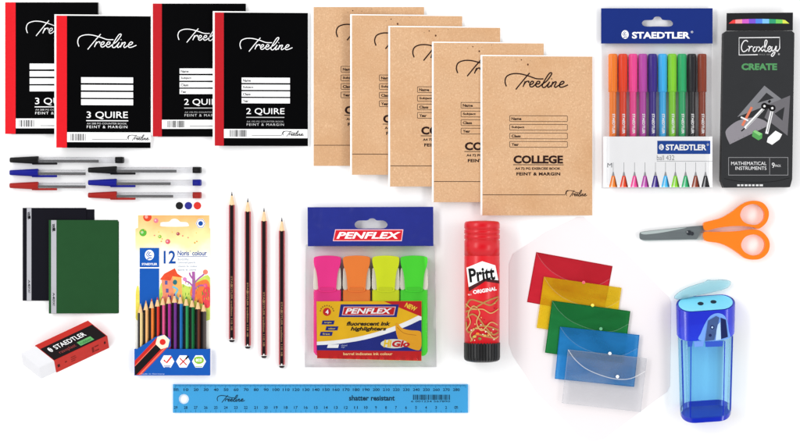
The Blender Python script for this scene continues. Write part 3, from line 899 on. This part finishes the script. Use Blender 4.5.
CPC = [('cream', (236, 206, 146)), ('peach', (238, 176, 112)), ('orange', (234, 124, 52)), ('red', (214, 56, 44)), ('pink', (216, 84, 136)), ('magenta', (170, 44, 140)),
       ('violet', (110, 52, 136)), ('blue', (30, 108, 176)), ('mid green', (46, 142, 84)), ('dark green', (24, 104, 58)), ('brown', (96, 52, 38)), ('grey', (70, 62, 58))]
cx_ = [140.3, 145.8, 151.5, 157.2, 162.6, 168.4, 174.3, 180.1, 186, 191.9, 197.8, 203.4]
ty = [303.6, 300.8, 298.8, 297.2, 295.8, 294.4, 293.4, 294.4, 296.4, 297.8, 299.8, 302.2]
WOOD = M((232, 194, 142), .7, .1, .08, 300, key='wood')
def hexbar(b, x, y0, y1, hw, zc, mats, split=0, tw=.5):
    # six-sided bar along y lying on a flat; mats: left-up, top, right-up, others
    pr = [(-hw, 0), (-hw * tw, .866 * hw), (hw * tw, .866 * hw), (hw, 0), (hw * tw, -.866 * hw), (-hw * tw, -.866 * hw)]
    for i in range(6):
        p, q = pr[i], pr[(i + 1) % 6]
        if i == 1 and split:
            mx = (p[0] + (q[0] - p[0]) * split, p[1])
            for u_, v_, m_ in ((p, mx, mats[0]), (mx, q, mats[1])):
                b.add([(x + u_[0], y0, zc + u_[1]), (x + v_[0], y0, zc + v_[1]), (x + v_[0], y1, zc + v_[1]), (x + u_[0], y1, zc + u_[1])], [(0, 3, 2, 1)], m_)
            continue
        b.add([(x + p[0], y0, zc + p[1]), (x + q[0], y0, zc + q[1]), (x + q[0], y1, zc + q[1]), (x + p[0], y1, zc + p[1])], [(0, 3, 2, 1)], mats[i])
for i in range(12):
    x, y = cx_[i], ty[i]
    nm, c = CPC[i]
    r = thing('coloured_pencil', nm + ' and black striped coloured pencil, sharpened, in the illustrated box', 'coloured pencil', x, 372, 1.3, 'coloured pencils lined up in the illustrated box', 5)
    oo = (x, 372)
    mc = M(c, .35, .3, .03, 100, key='lacquer'); mk = M((22, 20, 22), .35, .3, .03, 100, key='lacquer')
    b = MB(oo); hexbar(b, x, y + 9.4, 372, 2.8, 2.45, [mk, mc, mc, mc, mk, mk], .45); b.build('barrel', r, recalc=True)
    b = MB(oo); b.lathe([(y + 2.6, .8), (y + 9.6, 2.6)], 'y', x, 2.45, WOOD, 12, cap=False); b.build('wood_cone', r)
    b = MB(oo); b.lathe([(y, .15), (y + 2.8, .95)], 'y', x, 2.45, mc, 10); b.build('lead', r)

# ------------------------------------------------------------------ four writing pencils
PR = M((178, 62, 68), .35, .35, .03, 100, key='lacquer'); PK = M((26, 14, 16), .35, .3, .05, 100, key='lacquer')
PW = M((238, 204, 160), .7, .1, .08, 300, key='wood2'); PL = M((70, 70, 74), .4, .4, .05, 300, key='lead')
GOLD = M((150, 118, 84), .5, .3, .05, 300, key='gold')
x, y0, y1 = 232.1, 191.6, 341.8
pn = thing('pencil', 'red and black striped pencil, leftmost and highest of the four', 'pencil', x, y1, 0, 'red and black striped pencils in a stepped row')
o = (x, y1); zc = 2.6; hw = 3.0
b = MB(o)
pr = [(-hw, 0), (-hw / 2, .866 * hw), (hw / 2, .866 * hw), (hw, 0), (hw / 2, -.866 * hw), (-hw / 2, -.866 * hw)]
hexbar(b, x, 205, 339, hw, zc, [PR, PK, PR, PR, PK, PR], 0, .6)
b.build('barrel', pn, recalc=True)
b = MB(o)
b.rect(x - 1.05, 284, x + 1.05, 286, zc + .866 * hw + .05, GOLD)
b.text('STAEDTLER tradition 110', (x - 24, 300 - .8, x + 24, 300 + .8), zc + .866 * hw + .05, GOLD, .02, rot=90)
b.text('HB', (x - 2, 328 - .8, x + 2, 328 + .8), zc + .866 * hw + .05, GOLD, .02, rot=90)
b.build('imprint', pn)
b = MB(o); b.lathe([(195.6, .85), (205.4, 2.75)], 'y', x, zc, PW, 16, cap=False); b.build('wood_cone', pn)
b = MB(o); b.lathe([(191.6, .2), (195.8, .9)], 'y', x, zc, PL, 12); b.build('lead', pn)
b = MB(o); b.lathe([(337.6, 2.75), (339.6, 2.75)], 'y', x, zc, M((244, 240, 236), .4, .3, .02, key='ring'), 12, smooth=False); b.build('ring', pn)
b = MB(o); b.lathe([(339.6, 2.7), (341.2, 2.5), (342, 1.6)], 'y', x, zc, PK, 14); b.build('dipped_end', pn)
for xx, yb, lb in ((248, 348.3, 'red and black striped pencil, second from the left of four'), (264.2, 357.8, 'red and black striped pencil, third from the left of four'),
                   (282, 367.6, 'red and black striped pencil, lowest of four and nearest the highlighters')):
    dup(pn, P(xx, yb), lb)

# ------------------------------------------------------------------ highlighter pouch
o = (370, 367)
hp = thing('highlighter_pouch', 'clear hanging pouch of four highlighters with a shiny blue header', 'highlighter pack', 370, 367, 0, None, 8)
HB = M((34, 44, 132), .16, 1.0, .1, 30, bump=.6, bscale=20, key='foil')
[x for x in HB.node_tree.nodes if x.type == 'BUMP'][0].inputs['Distance'].default_value = 0.012
slot = crom([(358, 221.4), (367, 221), (369.6, 219.4), (372, 219), (374.4, 219.4), (377, 221), (384, 221.4), (387.4, 225), (384, 228.8), (372, 229), (358, 228.8), (354.8, 225)], 4, True)
MB(o).prism([(307.8, 207.8), (433, 207.4), (433.2, 246.6), (308, 246.8)], 7.4, 8.2, HB, [slot]).build('header_card', hp, .1)
hdr = kids(hp)[-1]
b = MB(o); z = 8.26
RB = INK((206, 32, 46)); PINK = INK((244, 160, 170))
b.poly([(335.4, 230), (403.2, 230), (401.6, 241.6), (333, 241.6)], z, INK((250, 200, 205))); b.poly([(336, 230.7), (402.4, 230.7), (401, 240.9), (333.8, 240.9)], z + .04, RB)
b.text('PENFLEX', (336.6, 232.6, 400.6, 239.2), z + .08, WHITE, .03, .28)
b.build('header_print', hdr)
MB(o).prism([(305.8, 245), (434.6, 245), (436.6, 367.6), (304.6, 368)], 0.05, .3, M((226, 226, 228), .4, .3, .03, 40, key='pouchback')).build('back_sheet', hp)
PF = CLEAR((255, 255, 255), (240, 240, 243), 0.006, 0.12, 0.5, 0, 45, 0.5)
film(o, 304.8, 246, 436, 368, lambda x, y: .4 + 16.6 * ss((x - 304.8) / 9) * ss((436 - x) / 9) * ss((368 - y) / 7) * (.5 + .5 * ss((y - 246) / 9)), 90, 84, PF, 0.9, .06, 7.0).build('clear_film', hp)
HL = [('pink', (250, 48, 144), 327.3), ('orange', (255, 134, 50), 356.6), ('yellow', (222, 236, 20), 385.8), ('green', (74, 226, 46), 414)]
for nm, c, x in HL:
    r = thing('highlighter', 'fluorescent ' + nm + ' highlighter lying in the clear pouch', 'highlighter', x, 356, .4, 'fluorescent highlighters side by side in the pouch', 12)
    oo = (x, 356)
    mc = M(c, .4, .35, .02, 60, key='fluo'); md = M(tuple(int(v * .93) for v in c), .45, .3, .02, 60, key='fluo')
    b = MB(oo); b.prism([(x - 13.6, 289.5), (x + 13.6, 289.5), (x + 13.6, 352), (x + 11, 356), (x - 11, 356), (x - 13.6, 352)], 0, 14, md); b.build('barrel', r, 2.2, seg=4)
    b = MB(oo); b.prism(crom([(x - 13.4, 259.5), (x - 11, 257.2), (x, 256.2), (x + 11, 257.2), (x + 13.4, 259.5), (x + 12.8, 266), (x + 10.8, 272), (x + 9.6, 280), (x + 9, 288), (x + 7.8, 291.6), (x, 292.3), (x - 7.8, 291.6), (x - 9, 288), (x - 9.6, 280), (x - 10.8, 272), (x - 12.8, 266)], 4, True), 1, 15.2, mc); b.prism(rrect(x - 7, 287.6, x + 7, 291, 1.2), 15.2, 15.9, md); b.build('cap', r, 1.4, seg=4)
    b = MB(oo)
    cl = CLEAR((250, 249, 244), (244, 238, 222), .8, .15, .5, gloss=.8)
    for sg in (-1, 1):
        b.prism(crom([(x + sg * 9.5, 271), (x + sg * 12.8, 268.5), (x + sg * 13.5, 276), (x + sg * 13.5, 289.2), (x + sg * 8.8, 289.2), (x + sg * 9.4, 280)], 3, True), 6, 13.4, cl)
    b.build('inner_collar', r, .4)
# insert card
b = MB(o)
b.prism([(317, 301.4), (421.4, 301), (421.2, 360.6), (317.6, 358)], 14.9, 15.3, M((238, 184, 14), .4, .25, .04, 40, key='insert')); ins = b.build('insert_card', hp, .08)
b = MB(o); z = 15.36
NB = INK((24, 38, 128)); RD = INK((196, 26, 28)); YL = INK((244, 214, 60))
low = lambda t: 358 + 2.5 * t
cur = [(317.3, 341.5), (340, 339.6), (365, 335), (390, 327.6), (408, 320.4), (421.2, 313.8)]
c2 = crom(cur, 5); sh = [(x, y + 3.4 + 2 * (x - 317) / 104) for x, y in c2]
b.poly(c2 + [(421.2, 351.6), (317.4, 351.6)], z, WHITE)
b.poly(sh[:-1] + [(421.2, 320), (421.2, 351.6), (317.4, 351.6)], z + .04, NB)
b.poly([(317.5, 350), (421.2, 350.8), (421.1, 360.4), (317.7, 357.8)], z + .08, RD)
b.poly([(384, 301.3), (421.2, 301.2), (421.2, 316.6)], z + .04, RD)
b.text('NEW', (404.6, 304.6, 416.8, 309.4), z + .1, YL, .03, .15, rot=24)
b.poly([(341, 304.4), (398.8, 304.4), (396.6, 317), (339, 317)], z + .06, NB); b.poly([(344, 306.6), (395.8, 306.6), (394, 315.2), (342.2, 315.2)], z + .1, INK((244, 200, 205)))
b.poly([(344.7, 307.2), (395, 307.2), (393.4, 314.6), (343, 314.6)], z + .12, RD); b.text('PENFLEX', (345.4, 308.2, 392, 313.6), z + .15, WHITE, .03, .28)
b.poly(ell(327.4, 311.8, 4, 4, 24), z + .06, RD); b.text('4', (326, 309.6, 329, 314), z + .1, WHITE, .04)
for k in range(9):
    t = math.radians(190 + k * 20); b.poly(ell(327.4 + 6.6 * math.cos(t), 311.8 + 6.2 * math.sin(t), .7, .9, 6), z + .06, INK((150, 110, 30)))
for (xa, ya), s_ in (((322, 320.4), 'bright'), ((325.8, 326.2), 'odour'), ((320.2, 331.6), 'free')):
    b.poly([(xa + 1, ya), (xa + 13, ya), (xa + 12, ya + 4), (xa, ya + 4)], z + .06, NB); b.text(s_, (xa + 3, ya + 1.2, xa + 10, ya + 3), z + .1, YL, .01)
b.text('fluorescent ink', (346.8, 321.4, 390.4, 325.6), z + .06, BLACK, .04, .25); b.text('highlighters', (350.8, 326.6, 386.4, 331.6), z + .06, BLACK, .04, .25)
b.poly(crom([(395.4, 325), (397.4, 323), (402, 328), (410, 330), (419.6, 331), (421, 336), (421, 346), (418, 350), (408, 347), (400, 342), (396.4, 334)], 4, True), z + .12, INK((236, 166, 34)))
b.ribbon(crom([(397, 327), (404, 333), (416, 335)], 5), .6, z + .14, INK((190, 120, 20)))
b.poly(ell(394, 343.4, 13.4, 4.6, 24), z + .16, INK((222, 226, 214)))
b.text('Hi', (383.4, 339.4, 391.6, 347), z + .2, INK((236, 196, 40)), .05, .2); b.text('Glo', (392, 340.2, 409.6, 346.8), z + .2, RD, .05, .2)
b.poly([(328.6, 344.2), (339.4, 344.2), (338.4, 347.6), (327.4, 347.6)], z + .08, WHITE)
b.text('chisel', (341.4, 344.2, 347.4, 345.8), z + .08, INK((190, 196, 220))); b.text('tip', (341.4, 346.2, 345, 347.8), z + .08, INK((190, 196, 220)))
b.text('barrel indicates ink colour', (343.6, 352.2, 392.4, 354.8), z + .12, INK((250, 214, 150)), .02)
b.build('insert_print', ins)

# ------------------------------------------------------------------ glue stick
gx, R = 482, 17.6
o = (gx, 362)
gs = thing('glue_stick', 'red glue stick with a black ribbed base lying beside the clear envelopes', 'glue stick', gx, 362, 0, None, 18)
GR = M((214, 14, 28), .3, .4, .02, 60, key='glue'); GR2 = M((206, 10, 26), .32, .4, .02, 60, key='gluecap')
b = MB(o)
b.lathe([(221.9, 3), (222.2, 12), (222.7, 15.8), (223.6, 17), (225, R - .1), (226.6, R), (229.6, R), (230, R - .7), (230.6, R - .7), (231, R), (234.6, R), (235, R - .7), (235.6, R - .7), (236, R), (239.8, R), (240.2, R - .8), (241.2, R - .8), (241.6, R - .1), (256.4, R - .1)], 'y', gx, 18, GR2, 64); b.build('cap', gs)
b = MB(o); b.lathe([(256.4, R - .4), (257, R - .05), (343.4, R - .05)], 'y', gx, 18, GR, 64); gbody = b.build('body', gs)
def gwarp(x, y, z):
    d = max(-1, min(1, (x - gx) / (R + .3)))
    return (x, y, 18 + (R + .05 + z) * math.sqrt(max(0, 1 - d * d)))
GK = M((24, 24, 25), .4, .35, .05, key='rib')
b = MB(o); V = []; F = []; seg = 144
prof = [(342.4, .97), (343, 1), (357, 1), (359.6, .97), (361, .86), (362, .6), (362.4, 0.05)]
for y, q in prof:
    for k in range(seg):
        t = 2 * math.pi * k / seg
        rr = (R + .35) * q - (.75 if k % 4 in (0,) and 342.5 < y < 360 else 0)
        V.append((gx + rr * math.cos(t), y, 18 + rr * math.sin(t)))
for i in range(len(prof) - 1):
    for k in range(seg):
        j = (k + 1) % seg; F.append((i * seg + k, i * seg + j, (i + 1) * seg + j, (i + 1) * seg + k))
b.add(V, F, GK); b.build('ribbed_base', gs, recalc=True)
b = MB(o, gwarp)
b.poly([(467, 272), (482, 264.6), (495, 267.6), (499.2, 284), (484.5, 281.6), (468.6, 291.6)], .15, INK((70, 30, 34)))
b.poly([(466.2, 268.4), (481.4, 261.8), (494.6, 266), (497.8, 280.8), (484, 278.8), (468.4, 287.4)], .3, WHITE)
b.text('Pritt', (468.6, 267.6, 494, 281.6), .45, BLACK, .03, rot=-7)
b.build('logo_badge', gbody, bisect=.8)
b = MB(o, gwarp)
b.text('ORIGINAL', (472.4, 288.6, 496, 292.4), .3, WHITE, .035, rot=-9)
b.text('Nr.1', (467.8, 294, 470.8, 295.6), .3, WHITE, .02, rot=-9)
b.build('lettering', gbody, bisect=.8)
b = MB(o, gwarp)
RP = M((176, 128, 74), .7, .1, .1, 300, key='ink rope')
for k, pts in enumerate(([(465.6, 308), (470, 300), (480, 302), (490, 305), (498, 299)], [(465.4, 312), (474, 308), (486, 301), (498, 297)], [(466, 322), (468, 332), (478, 326), (488, 326), (498, 330)],
            [(466, 318), (472, 314), (478, 318), (484, 326), (492, 334), (498, 332)], [(470, 341), (476, 334), (486, 336), (496, 338)])):
    b.ribbon(crom(pts, 8), 1.5, .3 + .05 * k, RP)
for x, y, c in ((474, 336, (196, 176, 80)), (479, 338, (120, 150, 70)), (484, 335, (200, 170, 90)), (488, 334, (214, 120, 60)), (477, 333, (226, 130, 50))):
    b.poly(ell(x, y, 1.8, 1.2, 10), .6, INK(c))
RP2 = M((206, 164, 104), .7, .1, .1, 300, key='ink rope')
for k, pts in enumerate(([(465.6, 304), (472, 309), (482, 309), (490, 313), (498, 309)], [(466, 330), (470, 322), (468, 314), (473, 306), (479, 312), (476, 322), (481, 330), (490, 322), (497, 325)],
            [(472, 340), (470, 334), (476, 328), (486, 331), (493, 338), (498, 336)])):
    b.ribbon(crom(pts, 8), 1.0, .6 + .05 * k, RP2)
for q in range(26):
    rr = random.Random(q); x, y = 468 + 27 * rr.random(), 303 + 38 * rr.random()
    b.poly(ell(x, y, .4 + .5 * rr.random(), .3 + .4 * rr.random(), 8), .78, INK(((228, 190, 120), (150, 20, 24), (240, 226, 210))[q % 3]))
b.build('rope_print', gbody, bisect=.8)

# ------------------------------------------------------------------ pale tinted sheet standing in for the soft shadow under the envelopes
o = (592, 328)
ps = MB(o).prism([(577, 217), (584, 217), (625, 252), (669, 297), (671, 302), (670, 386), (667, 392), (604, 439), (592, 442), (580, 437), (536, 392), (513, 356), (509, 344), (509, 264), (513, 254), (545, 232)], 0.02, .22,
      M((235, 229, 230), .8, .08, .006, 20, key='sheet')).build('shadow_sheet')
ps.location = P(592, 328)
tag(ps, 'large faint off white sheet standing in for the soft shadow under the five envelopes', 'shadow sheet')

# ------------------------------------------------------------------ five snap envelopes
GV = 'translucent snap envelopes in a cascade'
ENV = [('red', (236, 60, 72), (220, 30, 50), .80, 574.4, 259.2, 10.4, 536.2, 252.1, 77.6, 50.8),
       ('yellow', (255, 242, 130), (255, 216, 16), .44, 0, 0, 8.1, 543.9, 276.8, 78.4, 51.6),
       ('green', (70, 176, 90), (20, 134, 62), .74, 0, 0, 7.7, 552, 300.6, 79, 52.6),
       ('blue', (130, 204, 246), (34, 146, 224), .62, 0, 0, 5.9, 560.1, 326.8, 79.7, 52.2),
       ('colourless', (245, 246, 248), (232, 234, 238), .08, 0, 0, 6.4, 567.9, 349.5, 79.3, 54)]
for i, (nm, tint, body, fac, _a, _b, ang, tx, ty_, W, H) in enumerate(ENV):
    a = math.radians(ang)
    z0 = .3 + i * 1.25
    lb = {'red': 'translucent red snap envelope at the bottom of the cascade', 'yellow': 'translucent yellow snap envelope between the red and green ones', 'green': 'translucent green snap envelope between the yellow and blue ones',
          'blue': 'translucent blue snap envelope between the green and colourless ones', 'colourless': 'colourless frosted snap envelope on top of the cascade'}[nm]
    r = thing('snap_envelope', lb, 'document envelope', tx, ty_, z0, GV)
    r.rotation_euler = (0, 0, -a)
    oo = (0, 0)
    tint = tuple(int(255 * (v / 255) ** .5) for v in tint); fac = 1 - (1 - fac) ** .5      # two faces per film
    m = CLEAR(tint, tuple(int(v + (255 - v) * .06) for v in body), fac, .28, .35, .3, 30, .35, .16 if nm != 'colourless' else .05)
    m1 = CLEAR(tuple(int(255 - (255 - v) * .03) for v in tint), body, .02, .22, .4, .35, 35, .25)
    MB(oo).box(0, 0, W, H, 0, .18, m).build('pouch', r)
    b = MB(oo)
    fl = crom([(0.3, .3), (8, 9), (20, 17), (36, 22), (52, 24), (66, 21.6), (W - .3, 13)], 6)
    b.prism([(0.3, 0.2)] + [(W - .3, 0.2)] + fl[::-1][:-1], .5, .62, m1); fp_ = b.build('flap', r)
    b = MB(oo)
    lt = CLEAR((250, 250, 250), tuple(int(v + (255 - v) * .75) for v in body), .45 if nm == 'colourless' else .14, .2, .5)
    b.ribbon(fl, .55 if nm != 'colourless' else .8, .68, lt); b.build('flap_edge', fp_)
    b = MB(oo); b.prism(ell(52, 21.4, 1.7, 1.7, 18), .7, 1.5, M(tuple(int(v + (255 - v) * (.9 if i > 2 else .35)) for v in body), .3, .4, .02, key='snap')); b.build('snap_button', r, .2)
    b = MB(oo)
    ed = CLEAR(tint, tuple(int(v * .82) for v in body), min(1, fac + .15), .25, .4)
    b.poly([(0, 0), (W, 0), (W, H), (0, H)], .22, ed, [[(.8, H - .8), (W - .8, H - .8), (W - .8, .8), (.8, .8)]]); b.build('welded_seam', r)

# ------------------------------------------------------------------ scissors
o = (688, 233)
sc = thing('scissors', 'closed school scissors with orange loop handles and short grey blades', 'scissors', 688, 233, 0, None, 4)
ST = M((112, 120, 122), .35, .4, .14, 60, metal=.35, key='steel', stretch=(.3, 3, 1)); ST2 = M((186, 198, 196), .32, .4, .08, 90, metal=.3, key='steel', stretch=(.3, 3, 1)); ST3 = M((58, 62, 68), .4, .5, .1, 60, metal=.7, key='steel')
ORG = M((246, 122, 16), .36, .4, .025, 50, key='handle')
b = MB(o); b.prism(crom([(639.4, 236), (639.6, 233.4), (642.4, 231.6), (660, 229.6), (685, 227), (701, 225.6), (706, 226), (706, 229.5), (701, 231.4), (697.2, 238.6), (690, 239.2), (660, 239.8), (643, 239.8), (640, 238.6)], 4, True), 3.6, 5.0, ST); b.build('blade', sc, .3)
b = MB(o)
b.prism(crom([(640.6, 233.2), (643, 231.9), (662, 229.8), (684, 227.6), (684, 228.2), (664, 232.2), (646, 234.4)], 4, True), 5.0, 5.12, ST2); b.build('ground_bevel', sc)
b = MB(o); b.prism(crom([(640.4, 235), (645, 232.8), (690, 230.6), (698, 232.4), (707, 233.4), (707, 238.6), (700, 240), (692, 239.9), (660, 240.6), (643, 240.6)], 4, True), 2, 3.4, ST2); b.build('blade', sc, .3)
b = MB(o); b.prism(ell(689, 232.8, 2.5, 2.5, 24), 5.0, 5.8, ST3); b.build('pivot_screw', sc, .3)
b = MB(o); b.prism(ell(687, 232, .9, .9, 14), 5.8, 6.0, M((225, 228, 230), .2, .6, 0, metal=.8, key='shine')); b.prism(ell(692, 233.6, 1.6, 1.9, 16), 5.0, 5.5, ST3); b.build('rivet_and_glint', sc)  # small bright disc is a painted glint on the screw head
up = crom([(703.1, 223.3), (709.8, 220.9), (720.6, 217.9), (731.4, 211.7), (739.5, 205.4), (746.7, 201.8), (753.9, 200.8), (761.5, 202.7), (766.7, 208.5), (767.9, 214.8), (766.1, 221.5), (761.6, 226.5), (757.0, 228.8), (752.1, 227.2), (742.2, 226.1), (730.5, 226.3), (717.0, 227.9), (704.8, 230.5)], 5, True)
uh = crom([(739.3, 215.2), (742.2, 208.1), (748.5, 204.7), (755.2, 204.5), (761.1, 208.1), (763.8, 214.3), (762.0, 220.7), (756.2, 224.7), (748.5, 224.3), (742.6, 221.5)], 5, True)
dn = crom([(703.5, 232.3), (713.4, 231.9), (726.0, 231.7), (738.6, 231.0), (747.6, 229.7), (755.7, 229.6), (762.0, 232.3), (767.4, 238.6), (769.0, 245.4), (767.0, 252.6), (761.1, 258.0), (753.5, 259.6), (744.9, 258.2), (737.7, 253.1), (728.7, 247.2), (718.8, 243.1), (704.9, 240.5)], 5, True)
dh = crom([(740.4, 245.2), (743.1, 238.4), (748.5, 235.1), (755.3, 234.6), (761.5, 237.8), (764.5, 243.6), (762.7, 250.4), (757.5, 254.8), (750.3, 255.1), (743.5, 251.5)], 5, True)
b = MB(o); b.prism(up, 1.2, 8.6, ORG, [uh]); b.build('handle', sc, 1.5, seg=4)
b = MB(o); b.prism(dn, .0, 7.6, ORG, [dh]); b.build('handle', sc, 1.5, seg=4)

# ------------------------------------------------------------------ pencil sharpener canister, cut on a slant
o = (707, 380)
sp = thing('pencil_sharpener', 'transparent blue canister sharpener with its pale lid flipped open', 'sharpener', 707, 380, 0, None, 20)
CXs, DP, KZ = 706.6, 26.0, 14 / 26
def sec(hw, n=14, d=DP, ins=0):
    r = d / 2 - ins; p = []
    for side in (1, -1):
        for i in range(n + 1):
            t = math.radians(-90 + 180 * i / n) if side > 0 else math.radians(90 + 180 * i / n)
            p.append((side * (hw - d / 2) + r * math.cos(t), d / 2 + r * math.sin(t)))
    return p
def spt(x, z, y): return (CXs + x, y + KZ * z - .07 * x, z + .4)
def shell(b, rings, mat, ins=0):
    V = []; F = []; n = None
    for y, hw in rings:
        s_ = sec(hw, ins=ins); n = len(s_)
        V += [spt(x, z, y) for x, z in s_]
    for i in range(len(rings) - 1):
        for k in range(n):
            j = (k + 1) % n; F.append((i * n + k, i * n + j, (i + 1) * n + j, (i + 1) * n + k))
    b.add(V, F, mat, True)
def plate(b, y, hw, mat, ins=0):
    s_ = sec(hw, ins=ins); b.add([spt(x, z, y) for x, z in s_], [tuple(range(len(s_)))], mat)
BODY = CLEAR((214, 243, 255), (140, 216, 255), .04, .08, .5, gloss=.6)
DEEP = CLEAR((40, 80, 230), (24, 50, 200), .6, .12, .5, gloss=1.0)
CAPM = CLEAR((96, 120, 250), (40, 56, 222), .68, .2, .5, gloss=1.0)
CYAN = CLEAR((238, 252, 255), (196, 244, 253), .3, .2, .5, gloss=.8)
b = MB(o); shell(b, [(324, 27.6), (403, 25.4)], BODY); b.build('container', sp, recalc=True)
b = MB(o); shell(b, [(402, 25.3), (406, 25.3), (407.4, 24.6)], DEEP, .2); plate(b, 407.4, 24.6, DEEP, .2); b.build('container_base', sp, recalc=True)
b = MB(o)
for x0, x1 in ((-16.4, -17), (17, 15.6)):
    V = [spt(x0 - .45, 26.1, 328), spt(x0 + .45, 26.1, 328), spt(x1 + .45, 26.1, 402), spt(x1 - .45, 26.1, 402)]
    b.add(V, [(0, 3, 2, 1)], DEEP)
for x0, x1 in ((-24.6, -22.6), (25.4, 23.4)):
    V = [spt(x0 - .8, 19.5, 328), spt(x0 + .8, 19.5, 328), spt(x1 + .8, 19.5, 402), spt(x1 - .8, 19.5, 402)]
    b.add(V, [(0, 3, 2, 1)], DEEP)
b.build('rib', sp)
b = MB(o); shell(b, [(297.4, 28.6), (298, 29), (326, 28.4)], CAPM, -.3); b.build('cap', sp, recalc=True)
b = MB(o); plate(b, 297.2, 27.6, M((118, 214, 244), .35, .4, .03, key='plate'), .8); b.build('top_plate', sp)
b = MB(o); plate(b, 297.9, 28.7, M((40, 60, 190), .35, .4, .03, key='plate')); b.build('rim', sp)
for hx, hz in ((-5, 13.5), (8, 12)):
    b = MB(o); b.add([spt(hx + 3 * math.cos(t * .3927), hz + 3 * math.sin(t * .3927), 297.0) for t in range(16)], [tuple(range(16))], M((20, 40, 60), .6, .2, 0, key='hole')); b.build('pencil_hole', sp)
# arched window with the steel sharpener behind it
b = MB(o)
def fp(px_, py_, zz): return (px_, py_, zz)
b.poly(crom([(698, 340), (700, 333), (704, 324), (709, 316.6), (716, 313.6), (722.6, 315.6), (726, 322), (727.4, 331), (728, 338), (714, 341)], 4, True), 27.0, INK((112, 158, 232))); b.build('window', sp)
b = MB(o)
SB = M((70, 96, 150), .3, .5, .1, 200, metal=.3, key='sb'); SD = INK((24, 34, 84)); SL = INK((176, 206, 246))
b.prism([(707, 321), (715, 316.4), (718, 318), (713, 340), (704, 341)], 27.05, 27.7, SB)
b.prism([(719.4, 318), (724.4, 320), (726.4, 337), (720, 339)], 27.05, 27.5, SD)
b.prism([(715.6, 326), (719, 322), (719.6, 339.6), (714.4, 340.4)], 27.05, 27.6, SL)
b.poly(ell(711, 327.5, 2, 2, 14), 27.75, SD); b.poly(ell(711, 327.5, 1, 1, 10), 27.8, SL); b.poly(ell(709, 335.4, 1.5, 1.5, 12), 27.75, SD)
b.build('steel_sharpener', sp)
b = MB(o)
for xx0, xx1 in ((686.5, 692), (693, 703), (704, 722)):
    b.prism([(xx0, 341.5), (xx1, 341), (xx1 - .8, 346.4), (xx0 + .6, 347)], 26.75, 27.0, INK((50, 84, 190)) if xx0 != 693 else INK((110, 150, 226)))
b.build('inner_ledge', sp)
# lid, tipped back on its hinge
b = MB(o); V = []; F = []
N = 40
lens = [(676.6, 299.2), (679, 295.4), (686, 290.6), (696, 286.6), (706, 283.6), (710.4, 281.2), (715, 281.6), (724, 281), (731, 281.8), (733.2, 284), (731, 288.4), (724, 291.6), (712, 294.4), (700, 296.8), (690, 299.6), (681, 301.2)]
b.prism(crom(lens, 4, True), 2, 6, CYAN); b.build('lid', sp, 1.6, seg=3)
b = MB(o); b.prism([(684, 297.6), (690, 296.6), (692, 303), (686, 304)], 1, 3, CYAN); b.build('hinge', sp, .4)

# ------------------------------------------------------------------ ruler
o = (320, 398.5)
ru = thing('ruler', 'translucent blue thirty centimetre ruler with a hanging hole at one end', 'ruler', 320, 398.5)
RU = CLEAR((176, 228, 255), (84, 190, 242), .56, .2, .45, gloss=.4)
hole = ell(184, 399, 5, 5, 40)
b = MB(o); b.prism([(173.2, 384.2), (468, 384.2), (468, 412.8), (173.2, 412.8)], 0.1, 2.4, RU, [hole]); rul = b.build('rule_strip', ru, .3)
b = MB(o); z = 2.46
RI = INK((16, 44, 62))
for k in range(291):
    x = 175.5 + k * 1.0
    if x > 467: break
    L = 3.0 if k % 10 == 0 else (2.3 if k % 5 == 0 else 1.5)
    b.rect(x - .14, 384.7, x + .14, 384.7 + L, z, RI)
for k in range(30):
    x = 176 + k * 10
    if x > 462: break
    s_ = 'mm' if k == 0 else str(k * 10)
    b.text(s_, (x - (1.0 * len(s_) + .4) + .3, 388.2, x + (1.0 * len(s_) + .4) + .3, 391), z, RI, .02)
    t = str(29 - k) if k < 28 else 'cm'
    b.text(t, (x - .9 * len(t), 406, x + .9 * len(t), 408.8), z, RI, .02)
    b.rect(x - .14, 409.4, x + .14, 412.4, z, RI)
    if k < 29: b.rect(x + 4.86, 410.6, x + 5.14, 412.4, z, RI)
b.build('scale', ru)
b = MB(o); script(b, TREE, (217.4, 395, 245, 402.4), .75, z, RI, 5); b.text('shatter resistant', (349, 395.2, 394.8, 400.6), z, RI, .03); b.build('lettering', ru)
b = MB(o); barcode(b, 413, 394.6, 450.4, 399.8, z, RI, 9); b.text('6 001234 567890', (411, 400.4, 450, 402.2), z, RI, .01); b.build('barcode', ru)
